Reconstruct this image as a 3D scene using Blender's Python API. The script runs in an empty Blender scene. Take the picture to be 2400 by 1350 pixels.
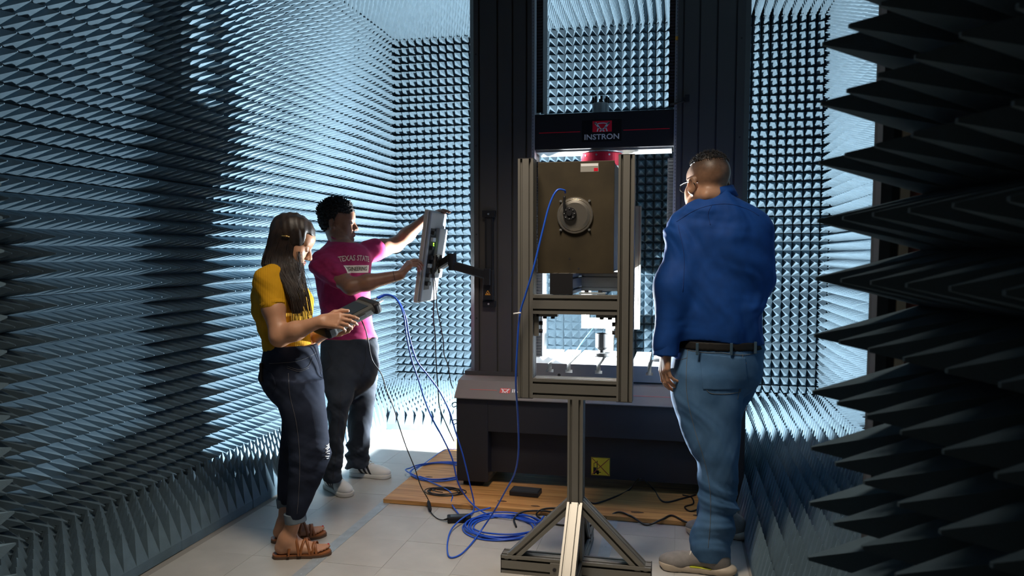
import bpy, bmesh, math, random
import numpy as np
from mathutils import Vector, Matrix
random.seed(7); np.random.seed(7)
S = bpy.context.scene
COL = S.collection
PI = math.pi

# ------------------------------------------------------------------ camera, world, lights, exposure
PSI = math.atan(390/1750.0); PITCH = math.radians(4.0)
cam_d = bpy.data.cameras.new('camera'); cam = bpy.data.objects.new('camera', cam_d); COL.objects.link(cam)
cam.location = (0, 0, 1.4)
cam.rotation_euler = (PI/2-PITCH, 0, PSI)
cam_d.sensor_width = 36.0; cam_d.lens = 1750/2400*36.0
cam_d.shift_y = 47/2400.0
cam_d.clip_start = 0.02; cam_d.clip_end = 60
cam_d.dof.use_dof = True; cam_d.dof.focus_distance = 4.0; cam_d.dof.aperture_fstop = 9.0
S.camera = cam

W = bpy.data.worlds.new('lab_surroundings'); S.world = W; W.use_nodes = True
W.node_tree.nodes['Background'].inputs[0].default_value = (1.0, 0.86, 0.72, 1)
W.node_tree.nodes['Background'].inputs[1].default_value = 0.014

def lamp(name, kind, loc, power, color, target=None, **kw):
    d = bpy.data.lights.new(name, kind); d.energy = power; d.color = color
    for k, v in kw.items(): setattr(d, k, v)
    o = bpy.data.objects.new(name, d); COL.objects.link(o); o.location = loc
    if target is not None:
        o.rotation_euler = (Vector(target)-Vector(loc)).to_track_quat('-Z', 'Y').to_euler()
    return o
# studio flashes hidden behind the machine's two columns; the right one is aimed through the gap at the left wall
lamp('flash_behind_column', 'POINT', (-0.945, 4.87, 0.93), 1420, (0.90, 0.97, 1.0), shadow_soft_size=0.025)
lamp('flash_through_gap', 'SPOT', (0.10, 4.86, 0.90), 900, (0.86, 0.95, 1.0), target=(-2.7, 3.25, 1.45),
     shadow_soft_size=0.025, spot_size=math.radians(70), spot_blend=0.5)
# warm ceiling downlight inside the chamber near the doorway, and an unseen lab lamp set behind the door to brighten the jamb strips
lamp('chamber_downlight', 'AREA', (-0.65, 2.2, 3.38), 28, (1.0, 0.86, 0.70), target=(-0.62, 2.75, 0), shape='RECTANGLE', size=0.6, size_y=0.6, spread=math.radians(96))
lamp('jamb_fill_lamp', 'AREA', (1.45, -0.55, 2.4), 26, (1.0, 0.84, 0.66), target=(0.37, 1.23, 1.4), shape='RECTANGLE', size=1.0, size_y=0.5)

S.view_settings.view_transform = 'Standard'
S.view_settings.look = 'None'
S.view_settings.gamma = 1.0
S.view_settings.use_curve_mapping = False
S.view_settings.exposure = 0.0

# ------------------------------------------------------------------ pixel -> world helper (2400 x 1350)
FW = np.array([-math.sin(PSI)*math.cos(PITCH), math.cos(PSI)*math.cos(PITCH), -math.sin(PITCH)])
RT = np.array([math.cos(PSI), math.sin(PSI), 0.0]); UP = np.cross(RT, FW)
def _ray(u, v): return FW+RT*(u-1200)/1750.0+UP*(722-v)/1750.0
def at(u, v, Y):
    r = _ray(u, v); return np.array([0, 0, 1.4])+r*(Y/r[1])
def gnd(u, v, z=0.0):
    r = _ray(u, v); return np.array([0, 0, 1.4])+r*((z-1.4)/r[2])

# ------------------------------------------------------------------ materials
MATS = {}
def mat(name, col, rough=0.6, metal=0.0, var=0.0, vscale=8.0, bump=0.0, bscale=60.0, spec=0.5, emit=None, stretch=None, col2=None, sheen=0.0):
    if name in MATS: return MATS[name]
    m = bpy.data.materials.new(name); m.use_nodes = True; MATS[name] = m
    nt = m.node_tree; b = nt.nodes['Principled BSDF']
    b.inputs['Base Color'].default_value = (*col, 1)
    b.inputs['Roughness'].default_value = rough; b.inputs['Metallic'].default_value = metal
    b.inputs['Specular IOR Level'].default_value = spec
    if sheen: b.inputs['Sheen Weight'].default_value = sheen
    if emit:
        b.inputs['Emission Color'].default_value = (*emit[0], 1); b.inputs['Emission Strength'].default_value = emit[1]
    if var > 0 or bump > 0:
        tc = nt.nodes.new('ShaderNodeTexCoord'); mp = nt.nodes.new('ShaderNodeMapping')
        nt.links.new(tc.outputs['Object'], mp.inputs[0])
        if stretch: mp.inputs['Scale'].default_value = stretch
    if var > 0:
        n = nt.nodes.new('ShaderNodeTexNoise'); n.inputs['Scale'].default_value = vscale; n.inputs['Detail'].default_value = 5
        nt.links.new(mp.outputs[0], n.inputs['Vector'])
        r = nt.nodes.new('ShaderNodeValToRGB'); nt.links.new(n.outputs['Fac'], r.inputs[0])
        c2 = col2 or tuple(min(1, c*(1+var)) for c in col); c1 = tuple(c*(1-var) for c in col) if not col2 else col
        r.color_ramp.elements[0].position = 0.3; r.color_ramp.elements[1].position = 0.72
        r.color_ramp.elements[0].color = (*c1, 1); r.color_ramp.elements[1].color = (*c2, 1)
        nt.links.new(r.outputs[0], b.inputs['Base Color'])
    if bump > 0:
        n2 = nt.nodes.new('ShaderNodeTexNoise'); n2.inputs['Scale'].default_value = bscale; n2.inputs['Detail'].default_value = 3
        nt.links.new(mp.outputs[0], n2.inputs['Vector'])
        bp = nt.nodes.new('ShaderNodeBump'); bp.inputs['Strength'].default_value = bump; bp.inputs['Distance'].default_value = 0.004
        nt.links.new(n2.outputs['Fac'], bp.inputs['Height']); nt.links.new(bp.outputs[0], b.inputs['Normal'])
    return m

FOAM = mat('blue_foam', (0.122, 0.186, 0.234), 0.95, var=0.10, vscale=14, bump=0.25, bscale=420, spec=0.15)
SHELL = mat('chamber_shell', (0.04, 0.045, 0.05), 0.8)
TILE = mat('vinyl_tile', (0.40, 0.385, 0.355), 0.42, var=0.10, vscale=5, bump=0.05, bscale=90)
SUB = mat('floor_joint', (0.25, 0.24, 0.22), 0.9)
STEEL = mat('steel_strip', (0.36, 0.41, 0.44), 0.45, metal=0.3, var=0.12, vscale=20)
ALU = mat('anodised_aluminium', (0.235, 0.225, 0.20), 0.45, metal=0.6, var=0.05, vscale=6)
ALU_B = mat('bright_aluminium', (0.75, 0.77, 0.78), 0.28, metal=0.9)
SLOT = mat('print_and_hole_shade_black', (0.012, 0.012, 0.013), 0.7)  # black of print and small parts; on hole discs it paints their shade
BLACK = mat('black_plastic', (0.011, 0.011, 0.013), 0.6, spec=0.25)
BLACKM = mat('black_powder_coat', (0.013, 0.013, 0.016), 0.55, bump=0.15, bscale=500)
CHAR = mat('charcoal_powder_coat', (0.050, 0.047, 0.046), 0.5, bump=0.2, bscale=600)
GREYC = mat('grey_powder_coat', (0.15, 0.135, 0.122), 0.6, bump=0.2, bscale=600)
RED = mat('logo_red', (0.62, 0.012, 0.03), 0.7, spec=0.08)
REDA = mat('anodised_red', (0.55, 0.02, 0.05), 0.3, metal=0.5)
WHITE = mat('logo_white', (0.80, 0.80, 0.80), 0.5)
SILVER = mat('logo_silver', (0.55, 0.55, 0.56), 0.4)
YELLOW = mat('sign_yellow', (0.75, 0.55, 0.03), 0.5)
ORANGE = mat('sign_orange', (0.85, 0.35, 0.02), 0.5)
BRASS = mat('aged_brass_plate', (0.046, 0.035, 0.018), 0.55, metal=0.3, var=0.25, vscale=9)
BLUE = mat('blue_cable_jacket', (0.015, 0.09, 0.55), 0.4)
CABLE = mat('black_cable_jacket', (0.010, 0.010, 0.011), 0.5)

# ------------------------------------------------------------------ mesh builder
class MB:
    def __init__(s): s.v = []; s.f = []; s.sm = []
    def add(s, vs, fs, smooth=False):
        n = len(s.v); s.v += [tuple(map(float, p)) for p in vs]; s.f += [tuple(i+n for i in f) for f in fs]; s.sm += [smooth]*len(fs); return s
    def box(s, a, b, bev=0.0):
        x0, y0, z0 = a; x1, y1, z1 = b
        if bev <= 0:
            return s.add([(x0,y0,z0),(x1,y0,z0),(x1,y1,z0),(x0,y1,z0),(x0,y0,z1),(x1,y0,z1),(x1,y1,z1),(x0,y1,z1)],
                  [(0,3,2,1),(4,5,6,7),(0,1,5,4),(1,2,6,5),(2,3,7,6),(3,0,4,7)])
        bm = bmesh.new(); bmesh.ops.create_cube(bm, size=1.0)
        for v in bm.verts: v.co = ((x0+x1)/2+v.co.x*(x1-x0), (y0+y1)/2+v.co.y*(y1-y0), (z0+z1)/2+v.co.z*(z1-z0))
        bmesh.ops.bevel(bm, geom=bm.edges[:], offset=bev, segments=2, profile=0.5, affect='EDGES')
        return s.bm(bm)
    def bm(s, bm, smooth=False):
        bm.verts.ensure_lookup_table(); bm.verts.index_update()
        s.add([v.co[:] for v in bm.verts], [[v.index for v in f.verts] for f in bm.faces], smooth); bm.free(); return s
    def prism(s, poly, o, ax, ay, az, L, smooth=False):
        """extrude 2-D polygon (in ax, ay through o) along az by L"""
        o, ax, ay, az = map(np.array, (o, ax, ay, az)); n = len(poly)
        A = [o+ax*p[0]+ay*p[1] for p in poly]; B = [q+az*L for q in A]
        fs = [(i, (i+1) % n, n+(i+1) % n, n+i) for i in range(n)]
        s.add(A+B, fs, smooth); m = len(s.v)-2*n
        s.f += [tuple(m+i for i in reversed(range(n))), tuple(m+n+i for i in range(n))]; s.sm += [False, False]; return s
    def cyl(s, p0, p1, r0, r1=None, n=24, caps=True, smooth=True):
        r1 = r0 if r1 is None else r1
        p0, p1 = np.array(p0, float), np.array(p1, float); t = p1-p0; t /= np.linalg.norm(t)
        a = np.cross(t, (0, 0, 1) if abs(t[2]) < .9 else (1, 0, 0)); a /= np.linalg.norm(a); b = np.cross(t, a)
        cs = [(math.cos(2*PI*i/n), math.sin(2*PI*i/n)) for i in range(n)]
        A = [p0+(a*c+b*d)*r0 for c, d in cs]; B = [p1+(a*c+b*d)*r1 for c, d in cs]
        s.add(A+B, [(i, (i+1) % n, n+(i+1) % n, n+i) for i in range(n)], smooth)
        if caps: s.add(A, [tuple(reversed(range(n)))]); s.add(B, [tuple(range(n))])
        return s
    def rev(s, prof, o, axis, n=36):
        """revolve (r, h) profile round axis through o"""
        o = np.array(o, float); t = np.array(axis, float); t /= np.linalg.norm(t)
        a = np.cross(t, (0, 0, 1) if abs(t[2]) < .9 else (1, 0, 0)); a /= np.linalg.norm(a); b = np.cross(t, a)
        vs = []; fs = []
        for r, h in prof:
            for i in range(n):
                c, d = math.cos(2*PI*i/n), math.sin(2*PI*i/n); vs.append(o+t*h+(a*c+b*d)*max(r, 1e-5))
        for j in range(len(prof)-1):
            for i in range(n): fs.append((j*n+i, j*n+(i+1) % n, (j+1)*n+(i+1) % n, (j+1)*n+i))
        return s.add(vs, fs, False)
    def tube(s, pts, r, n=8, closed=False, caps=True):
        P = [np.array(p, float) for p in pts]; m = len(P); rr = r if hasattr(r, '__len__') else [r]*m
        vs = []; fs = []; prev = None
        for i in range(m):
            t = P[(i+1) % m]-P[i-1] if closed or 0 < i < m-1 else (P[1]-P[0] if i == 0 else P[-1]-P[-2])
            t = t/(np.linalg.norm(t)+1e-9)
            if prev is None:
                a = np.cross(t, (0, 0, 1) if abs(t[2]) < .9 else (1, 0, 0))
            else: a = prev-t*(prev@t)
            a /= np.linalg.norm(a)+1e-9; prev = a; b = np.cross(t, a)
            vs += [P[i]+(a*math.cos(2*PI*k/n)+b*math.sin(2*PI*k/n))*rr[i] for k in range(n)]
        for i in range(m if closed else m-1):
            j = (i+1) % m
            for k in range(n): fs.append((i*n+k, i*n+(k+1) % n, j*n+(k+1) % n, j*n+k))
        s.add(vs, fs, True)
        if caps and not closed:
            q = len(s.v)-len(vs); s.f += [tuple(q+k for k in reversed(range(n))), tuple(q+(m-1)*n+k for k in range(n))]; s.sm += [False, False]
        return s
    def mesh(s, name):
        me = bpy.data.meshes.new(name); me.from_pydata(s.v, [], s.f)
        me.polygons.foreach_set('use_smooth', s.sm); me.update(); return me
    def build(s, name, m, parent=None, fix=True):
        me = s.mesh(name)
        if fix:
            bm = bmesh.new(); bm.from_mesh(me); bmesh.ops.recalc_face_normals(bm, faces=bm.faces[:]); bm.to_mesh(me); bm.free()
        me.materials.append(m)
        o = bpy.data.objects.new(name, me); COL.objects.link(o)
        if parent is not None: o.parent = parent
        return o
def tag(o, label=None, cat=None, group=None, kind=None):
    if label: o['label'] = label
    if cat: o['category'] = cat
    if group: o['group'] = group
    if kind: o['kind'] = kind
    return o
def thing(name, label, cat, loc=(0, 0, 0), rz=0.0, group=None):
    o = bpy.data.objects.new(name, None); COL.objects.link(o); o.location = loc; o.rotation_euler = (0, 0, rz); o.empty_display_size = .1
    return tag(o, label, cat, group)
def inst(name, me, parent, loc=(0, 0, 0), rot=(0, 0, 0)):
    o = bpy.data.objects.new(name, me); COL.objects.link(o); o.parent = parent; o.location = loc; o.rotation_euler = rot; return o
def catmull(pts, k=10):
    P = [np.array(p, float) for p in pts]; P = [2*P[0]-P[1]]+P+[2*P[-1]-P[-2]]; out = []
    for i in range(1, len(P)-2):
        for j in range(k):
            t = j/k; a, b, c, d = P[i-1], P[i], P[i+1], P[i+2]
            out.append(.5*((2*b)+(c-a)*t+(2*a-5*b+4*c-d)*t*t+(3*b-a-3*c+d)*t**3))
    out.append(P[-2]); return out
def text_mesh(body, size, depth=0.0004, xs=1.0, bold=0.0, align='CENTER'):
    c = bpy.data.curves.new('lettering', 'FONT'); c.body = body; c.size = size; c.extrude = depth; c.offset = bold
    c.align_x = align; c.align_y = 'CENTER'; c.resolution_u = 3
    o = bpy.data.objects.new('lettering', c); COL.objects.link(o)
    me = bpy.data.meshes.new_from_object(o.evaluated_get(bpy.context.evaluated_depsgraph_get()))
    bpy.data.objects.remove(o); bpy.data.curves.remove(c)
    for v in me.vertices: v.co.x *= xs
    return me
def drape(target, pts, d, lift=.0012):
    """drop points along d onto a finished mesh object (world space), lifted slightly off the surface"""
    from mathutils.bvhtree import BVHTree
    off = Vector((0, 0, 0)); q = target
    while q is not None: off += q.location; q = q.parent
    bm = bmesh.new(); bm.from_mesh(target.data); bv = BVHTree.FromBMesh(bm); bm.free(); d = Vector(d).normalized(); out = []
    for p in pts:
        h = bv.ray_cast(Vector(p)-off-d*.5, d)
        if h[0] is not None: out.append(np.array(h[0]+off-d*lift))
    return out
def place_mesh(name, me, m, parent, o, ax, ay):
    """put a flat mesh (x, y in its own plane) at o with axes ax, ay"""
    ax, ay = Vector(ax).normalized(), Vector(ay).normalized(); az = ax.cross(ay)
    M = Matrix((ax, ay, az)).transposed().to_4x4(); M.translation = Vector(o)
    me.transform(M); me.materials.clear(); me.materials.append(m); me.name = name
    ob = bpy.data.objects.new(name, me); COL.objects.link(ob); ob.parent = parent; return ob

# ------------------------------------------------------------------ the chamber
XL, XR, YF, YB, ZC = -2.90, 1.40, 1.20, 7.13, 3.64
PT = 0.0762; PH = 0.158; BH = 0.045; NP = 8; PW = PT*NP
def foam_mesh(nx, ny, mt, h=PH, base=BH, gap=0.0015, name='foam_panel'):
    """foam block nx x ny pyramids, growing along +z, corner at origin"""
    mb = MB(); w, d = nx*PT-2*gap, ny*PT-2*gap; t = 0.0022
    mb.add([(gap,gap,0),(gap+w,gap,0),(gap+w,gap+d,0),(gap,gap+d,0),(gap,gap,base),(gap+w,gap,base),(gap+w,gap+d,base),(gap,gap+d,base)],
           [(0,3,2,1),(0,1,5,4),(1,2,6,5),(2,3,7,6),(3,0,4,7)])
    vs = []; fs = []
    for i in range(nx):
        for j in range(ny):
            x0, x1 = gap+w*i/nx, gap+w*(i+1)/nx; y0, y1 = gap+d*j/ny, gap+d*(j+1)/ny; cx, cy = (x0+x1)/2, (y0+y1)/2
            n = len(vs)
            vs += [(x0,y0,base),(x1,y0,base),(x1,y1,base),(x0,y1,base),(cx-t,cy-t,base+h),(cx+t,cy-t,base+h),(cx+t,cy+t,base+h),(cx-t,cy+t,base+h)]
            fs += [(n,n+1,n+5,n+4),(n+1,n+2,n+6,n+5),(n+2,n+3,n+7,n+6),(n+3,n,n+4,n+7),(n+4,n+5,n+6,n+7)]
    mb.add(vs, fs); me = mb.mesh(name); me.materials.append(mt); return me
_fm = {}
def foam(nx, ny, mt=None):
    k = (nx, ny, (mt or FOAM).name)
    if k not in _fm: _fm[k] = foam_mesh(nx, ny, mt or FOAM)
    return _fm[k]
def cover(parent, origin, ax, ay, nx, ny, skip=None):
    """tile a surface with foam blocks; origin = corner, ax, ay = unit axes, normal = ax x ay"""
    ax, ay = Vector(ax), Vector(ay); az = ax.cross(ay); R = Matrix((ax, ay, az)).transposed().to_euler()
    i = 0
    while i < nx:
        w = min(NP, nx-i); j = 0
        while j < ny:
            h = min(NP, ny-j)
            p = Vector(origin)+ax*(i*PT)+ay*(j*PT)
            if not (skip and skip(p+ax*(w*PT/2)+ay*(h*PT/2))):
                p += az*random.uniform(-.004, .004)+ax*random.uniform(-.0012, .0012)+ay*random.uniform(-.0012, .0012)
                inst('foam_panel', foam(w, h), parent, p, R)
            j += h
        i += w
def shell(name, a, b, m=SHELL):
    return tag(MB().box(a, b).build(name, m), kind='structure')
wl = shell('wall_left', (XL-.1, YF-.1, 0), (XL, YB+.1, ZC+.1))
wb = shell('wall_back', (XL, YB, 0), (XR, YB+.1, ZC+.1))
wr = shell('wall_right', (XR, YF-.1, 0), (XR+.1, YB+.1, ZC+.1))
cl = shell('ceiling', (XL, YF, ZC), (XR, YB, ZC+.1))
wf = shell('wall_front', (XL, YF-.1, 0), (-1.475, YF+.02, ZC))
wf2 = shell('wall_doorway', (-1.475, YF-.1, 2.55), (.62, YF+.02, ZC))
wf3 = shell('wall_hinge', (.62, YF-.1, 0), (XR, YF+.02, ZC))
nH = int(ZC/PT)                                      # 47 rows
nY = int((YB-.10-YF)/PT)
cover(wl, (XL, YB-.10-nY*PT, 0.0), (0, 1, 0), (0, 0, 1), nY, nH)
cover(wb, (XL, YB, 0.0), (1, 0, 0), (0, 0, 1), int((XR-XL)/PT), nH)
cover(wr, (XR, YB-.10, 0.0), (0, -1, 0), (0, 0, 1), nY, nH)
cover(cl, (XL, YB, ZC), (1, 0, 0), (0, -1, 0), int((XR-XL)/PT), int((YB-YF)/PT))
cover(wf, (-1.475, YF+.02, 0.0), (-1, 0, 0), (0, 0, 1), 15, nH)
# ------------------------------------------------------------------ floor
fl = tag(MB().box((XL, -1.5, -.06), (XR, YB, -.0045)).build('floor', SUB), kind='structure')
TW = 0.3215
tile_me = MB().box((.0006, .0006, -.0045), (TW-.0006, TW-.0006, 0)).mesh('floor_tile'); tile_me.materials.append(TILE)
for i in range(-2, 6):
    for j in range(1, 13):
        inst('floor_tile', tile_me, fl, (-1.606+i*TW, 1.78+j*TW, random.uniform(-.0003, .0002)), (0, 0, 0))
cover(fl, (XL, YF+.02, 0), (1, 0, 0), (0, 1, 0), 8, int((YB-YF)/PT))
cover(fl, (XL+8*PT, YB-20*PT, 0), (1, 0, 0), (0, 1, 0), 17, 20)
cover(fl, (XR-14*PT, 1.9, 0), (1, 0, 0), (0, 1, 0), 14, int((YB-1.9)/PT))
def strip(a, b, w=.056):
    a, b = np.array(a), np.array(b); t = (b-a)/np.linalg.norm(b-a); n = np.array([-t[1], t[0]])*w/2
    mb = MB(); q = [a+n, a-n, b-n, b+n]
    mb.prism([(p[0], p[1]) for p in q], (0, 0, -.001), (1, 0, 0), (0, 1, 0), (0, 0, 1), .0032)
    o = mb.build('seam_strip', STEEL, fl)
    k = int(np.linalg.norm(b-a)/.15)
    sc = MB()
    for i in range(k):
        c = a+t*(i+.5)*.15
        sc.rev([(0, .0036), (.0035, .0034), (.005, .0022)], (c[0], c[1], 0), (0, 0, 1), 8)
    sc.build('screw_heads', STEEL, o)
strip((-1.606, 1.95), (-1.606, 5.55)); strip((-.322, 1.95), (-.322, 3.93)); strip((-2.28, 5.2), (-1.64, 5.2))
# ------------------------------------------------------------------ plywood sheet under the machine
def wood_mat():
    m = mat('plywood', (0.42, 0.22, 0.075), 0.55); nt = m.node_tree; b = nt.nodes['Principled BSDF']
    tc = nt.nodes.new('ShaderNodeTexCoord'); mp = nt.nodes.new('ShaderNodeMapping'); mp.inputs['Scale'].default_value = (1.2, 22, 22)
    nt.links.new(tc.outputs['Object'], mp.inputs[0])
    n = nt.nodes.new('ShaderNodeTexNoise'); n.inputs['Scale'].default_value = 2.2; n.inputs['Detail'].default_value = 6; n.inputs['Distortion'].default_value = .6
    nt.links.new(mp.outputs[0], n.inputs['Vector'])
    r = nt.nodes.new('ShaderNodeValToRGB'); nt.links.new(n.outputs['Fac'], r.inputs[0])
    r.color_ramp.elements[0].position = .3; r.color_ramp.elements[0].color = (.33, .145, .038, 1)
    r.color_ramp.elements[1].position = .7; r.color_ramp.elements[1].color = (.66, .35, .115, 1)
    nt.links.new(r.outputs[0], b.inputs['Base Color'])
    return m
WOOD = wood_mat()
KNOT = mat('plywood_knot', (0.07, 0.03, 0.012), 0.6)
ply = thing('plywood_sheet', 'large orange plywood sheet lying under the black testing machine', 'plywood', (-.65, 4.7, 0))
z0 = 0.0
for k in range(4):                                   # plies of the sheet, slightly uneven at the edge
    MB().box((-.965+random.uniform(-.001, .001), -.81+random.uniform(-.0015, .0015), .003+k*.0055), (.965, .80, .003+(k+1)*.0055-.0003)).build('ply', WOOD, ply)
kb = [(-1.33, 4.12, .03), (-1.25, 4.55, .025), (-.95, 4.0, .02), (-.20, 3.98, .024), (-.75, 3.96, .018), (.12, 4.0, .02), (-1.5, 4.35, .018)]
for x, y, r in kb:
    mb = MB(); pts = [(r*math.cos(a)*(1+.3*random.random())*1.3, r*math.sin(a)*.5*(1+.3*random.random())) for a in np.linspace(0, 2*PI, 11)[:-1]]
    mb.prism(pts, (x+.65, y-4.7, .0245), (1, 0, 0), (0, 1, 0), (0, 0, 1), .0006); mb.build('knot', KNOT, ply)
# ------------------------------------------------------------------ testing machine
MZ = 0.026
tm = thing('testing_machine', 'tall charcoal two-column testing machine with black crosshead and slotted table', 'testing machine', (-.45, 4.6, MZ))
_o = (-.45, 4.6, MZ)
def M(p): return (p[0]-_o[0], p[1]-_o[1], p[2]-_o[2])
def mbox(name, a, b, m, parent=None, bev=.0):
    mb = MB(); mb.box(M(a), M(b), bev); return mb.build(name, m, parent or tm)
# base: two pedestals, header and set-back kick panel
mbox('pedestal', (-1.28, 4.215, MZ+.03), (-1.085, 4.90, .56), BLACKM, bev=.006)
mbox('pedestal', (.17, 4.215, MZ+.03), (.37, 4.90, .56), BLACKM, bev=.006)
mbox('levelling_foot', (-1.25, 4.26, MZ), (-1.13, 4.40, MZ+.03), BLACK); mbox('levelling_foot', (.22, 4.26, MZ), (.33, 4.40, MZ+.03), BLACK)
mbox('levelling_foot', (-1.25, 4.75, MZ), (-1.13, 4.87, MZ+.03), BLACK); mbox('levelling_foot', (.22, 4.75, MZ), (.33, 4.87, MZ+.03), BLACK)
mbox('header_panel', (-1.085, 4.216, .365), (.17, 4.89, .56), BLACKM)
kick = mbox('kick_panel', (-1.085, 4.30, .10), (.17, 4.34, .365), BLACKM)
mbox('rear_panel', (-1.085, 4.82, .06), (.17, 4.86, .365), BLACKM)
# fascia with bevelled front and sloped shoulders
mb = MB()
prof = [(4.19, .56), (4.19, .565), (4.285, .655), (4.40, .672), (4.92, .672), (4.92, .56)]
prof = [(y-_o[1], z-_o[2]) for y, z in prof]
mb.prism(prof, (-1.285-_o[0], 0, 0), (0, 1, 0), (0, 0, 1), (1, 0, 0), 1.66); fas = mb.build('fascia', GREYC, tm)
slope = Vector((0, .095, .09)).normalized()
def on_fascia(x, t): return (x-_o[0], 4.19-_o[1]+slope.y*t-.0006, .565-_o[2]+slope.z*t+.0006)
def emblem(parent, o, ax, ay, s, m_red, m_fig):
    """red plaque with two figures pulling on crossed bars"""
    pl = MB(); ax, ay = np.array(Vector(ax).normalized()), np.array(Vector(ay).normalized()); az = np.cross(ax, ay); o = np.array(o)
    w, h = 1.0*s, .56*s
    pl.prism([(-w/2, -h/2), (w/2, -h/2), (w/2, h/2), (-w/2, h/2)], o, ax, ay, az, .0008); p = pl.build('logo_plaque', m_red, parent)
    fg = MB(); o2 = o+az*.0008
    def bar(a, b, wd):
        a, b = np.array(a)*s, np.array(b)*s; t = (b-a)/np.linalg.norm(b-a); n = np.array([-t[1], t[0]])*wd*s/2
        fg.prism([tuple(a-n), tuple(b-n), tuple(b+n), tuple(a+n)], o2, ax, ay, az, .0006)
    for q in (-1, 1):
        bar((q*.40, .20), (q*.30, .10), .07); bar((q*.33, .22), (q*.28, .08), .05)
        bar((q*.32, .13), (q*.10, .16), .05); bar((q*.30, .12), (q*.16, -.06), .11)
        bar((q*.18, -.02), (q*.26, -.26), .06); bar((q*.18, -.04), (-q*.12, -.26), .06)
        fg.prism([(q*.36*s+.05*s*math.cos(a), .17*s+.05*s*math.sin(a)) for a in np.linspace(0, 2*PI, 9)[:-1]], o2, ax, ay, az, .0006)
    bar((-.12, .165), (.12, .165), .05)
    fg.build('figures', m_fig, p); return p
emblem(fas, on_fascia(-.985, .062), (1, 0, 0), slope, .062, mat('logo_faded_red', (.55, .07, .06), .5), WHITE)
place_mesh('lettering', text_mesh('INSTRON', .034, xs=1.25, bold=.0006, align='LEFT'), WHITE, fas, on_fascia(-.945, .062), (1, 0, 0), slope)
for x0, x1 in ((-1.20, -1.035), (-.30, .25)):
    pl = MB(); a, b = np.array(on_fascia(x0, .061)), np.array(on_fascia(x0, .064))
    pl.prism([(0, 0), (x1-x0, 0), (x1-x0, .003), (0, .003)], a, (1, 0, 0), slope, np.cross((1, 0, 0), slope), .0004); pl.build('red_stripe', mat('stripe_red', (.5, .1, .08), .5), fas)
# columns: extruded profile with vertical grooves
def column(x0, x1, inner):
    """inner = +1 if the crosshead side is towards +x"""
    y0, y1 = 4.395, 4.665; w = x1-x0; gs = .011; gd = .014
    cuts = [.165*w, .46*w, .70*w, .92*w] if inner > 0 else [.075*w, .30*w, .54*w, .80*w]
    poly = [(0, .03), (.03, 0)] if inner > 0 else [(0, 0)]
    for c in cuts: poly += [(c-gs/2, 0), (c-gs/2, gd), (c+gs/2, gd), (c+gs/2, 0)]
    poly += [(w, 0)] if inner > 0 else [(w-.03, 0), (w, .03)]
    poly += [(w, y1-y0), (0, y1-y0)]
    mb = MB(); mb.prism(poly, M((x0, y0, .695)), (1, 0, 0), (0, 1, 0), (0, 0, 1), 2.62)
    o = mb.build('column', CHAR, tm)
    bs = MB(); bs.box(M((x0-.03 if inner > 0 else x0, 4.385, .672)), M((x1 if inner > 0 else x1+.03, 4.69, .695))); bs.build('column_foot', CHAR, o)
    hx = x0+.115*w if inner > 0 else x0+.87*w
    for z in (1.02, 1.53, 2.06, 2.60, 3.1):
        h = MB(); h.cyl(M((hx, 4.3945, z)), M((hx, 4.40, z)), .0055, n=12); h.build('screw_hole', SLOT, o)
    # steel cover tape with perforations and folded bellows on the inner side
    sx = x1 if inner > 0 else x0
    t = MB(); t.box(M((sx-(0 if inner > 0 else .016), 4.41, .70)), M((sx+(.016 if inner > 0 else 0), 4.47, 3.30))); tp = t.build('cover_tape', mat('tape_steel', (.30, .32, .34), .55, metal=.3), o)
    pf = MB()
    for k in range(130):
        z = .72+k*.0195; xx = sx+(.016 if inner > 0 else -.016)
        yy = 4.4095; pf.box(M((sx+(.004 if inner > 0 else -.008), yy, z)), M((sx+(.008 if inner > 0 else -.004), yy+.001, z+.004)))
    tag(pf.build('perforations', SLOT, tp), kind='stuff')
    bl = MB()
    for a, b in ((.78, 1.98), (2.26, 3.28)):
        n = int((b-a)/.018)
        for k in range(n):
            z = a+k*.018; x_in = sx; x_out = sx+.05*inner
            bl.add([M((x_in, 4.50, z)), M((x_out, 4.50, z)), M((x_out, 4.50, z+.003)), M((x_out-.012*inner, 4.505, z+.009)), M((x_in, 4.505, z+.009)), M((x_in, 4.50, z+.018)), M((x_out, 4.50, z+.018)),
                    M((x_in, 4.65, z)), M((x_out, 4.65, z)), M((x_out, 4.65, z+.018))],
                   [(0, 1, 3, 4), (4, 3, 6, 5), (1, 8, 9, 6), (1, 6, 3)])
    b = bl.build('bellows', BLACKM, o, fix=False); tag(b, kind='stuff')
    return o
colL = column(-1.245, -.862, 1); colR = column(-.022, .372, -1)
mbox('top_beam', (-1.26, 4.39, 3.315), (.385, 4.69, 3.34), CHAR)
# orange position marker and black limit-switch rod on the right column
mbox('position_marker', (-.037, 4.403, 2.615), (-.012, 4.412, 2.635), mat('marker_orange', (.8, .38, .03), .5), colR)
mb = MB(); mb.tube([M(p) for p in [(-.06, 4.40, 2.255), (0, 4.37, 2.262), (.03, 4.37, 2.27)]], .006); mb.box(M((.02, 4.36, 2.265)), M((.045, 4.395, 2.30))); mb.build('limit_switch', BLACK, colR)
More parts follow.
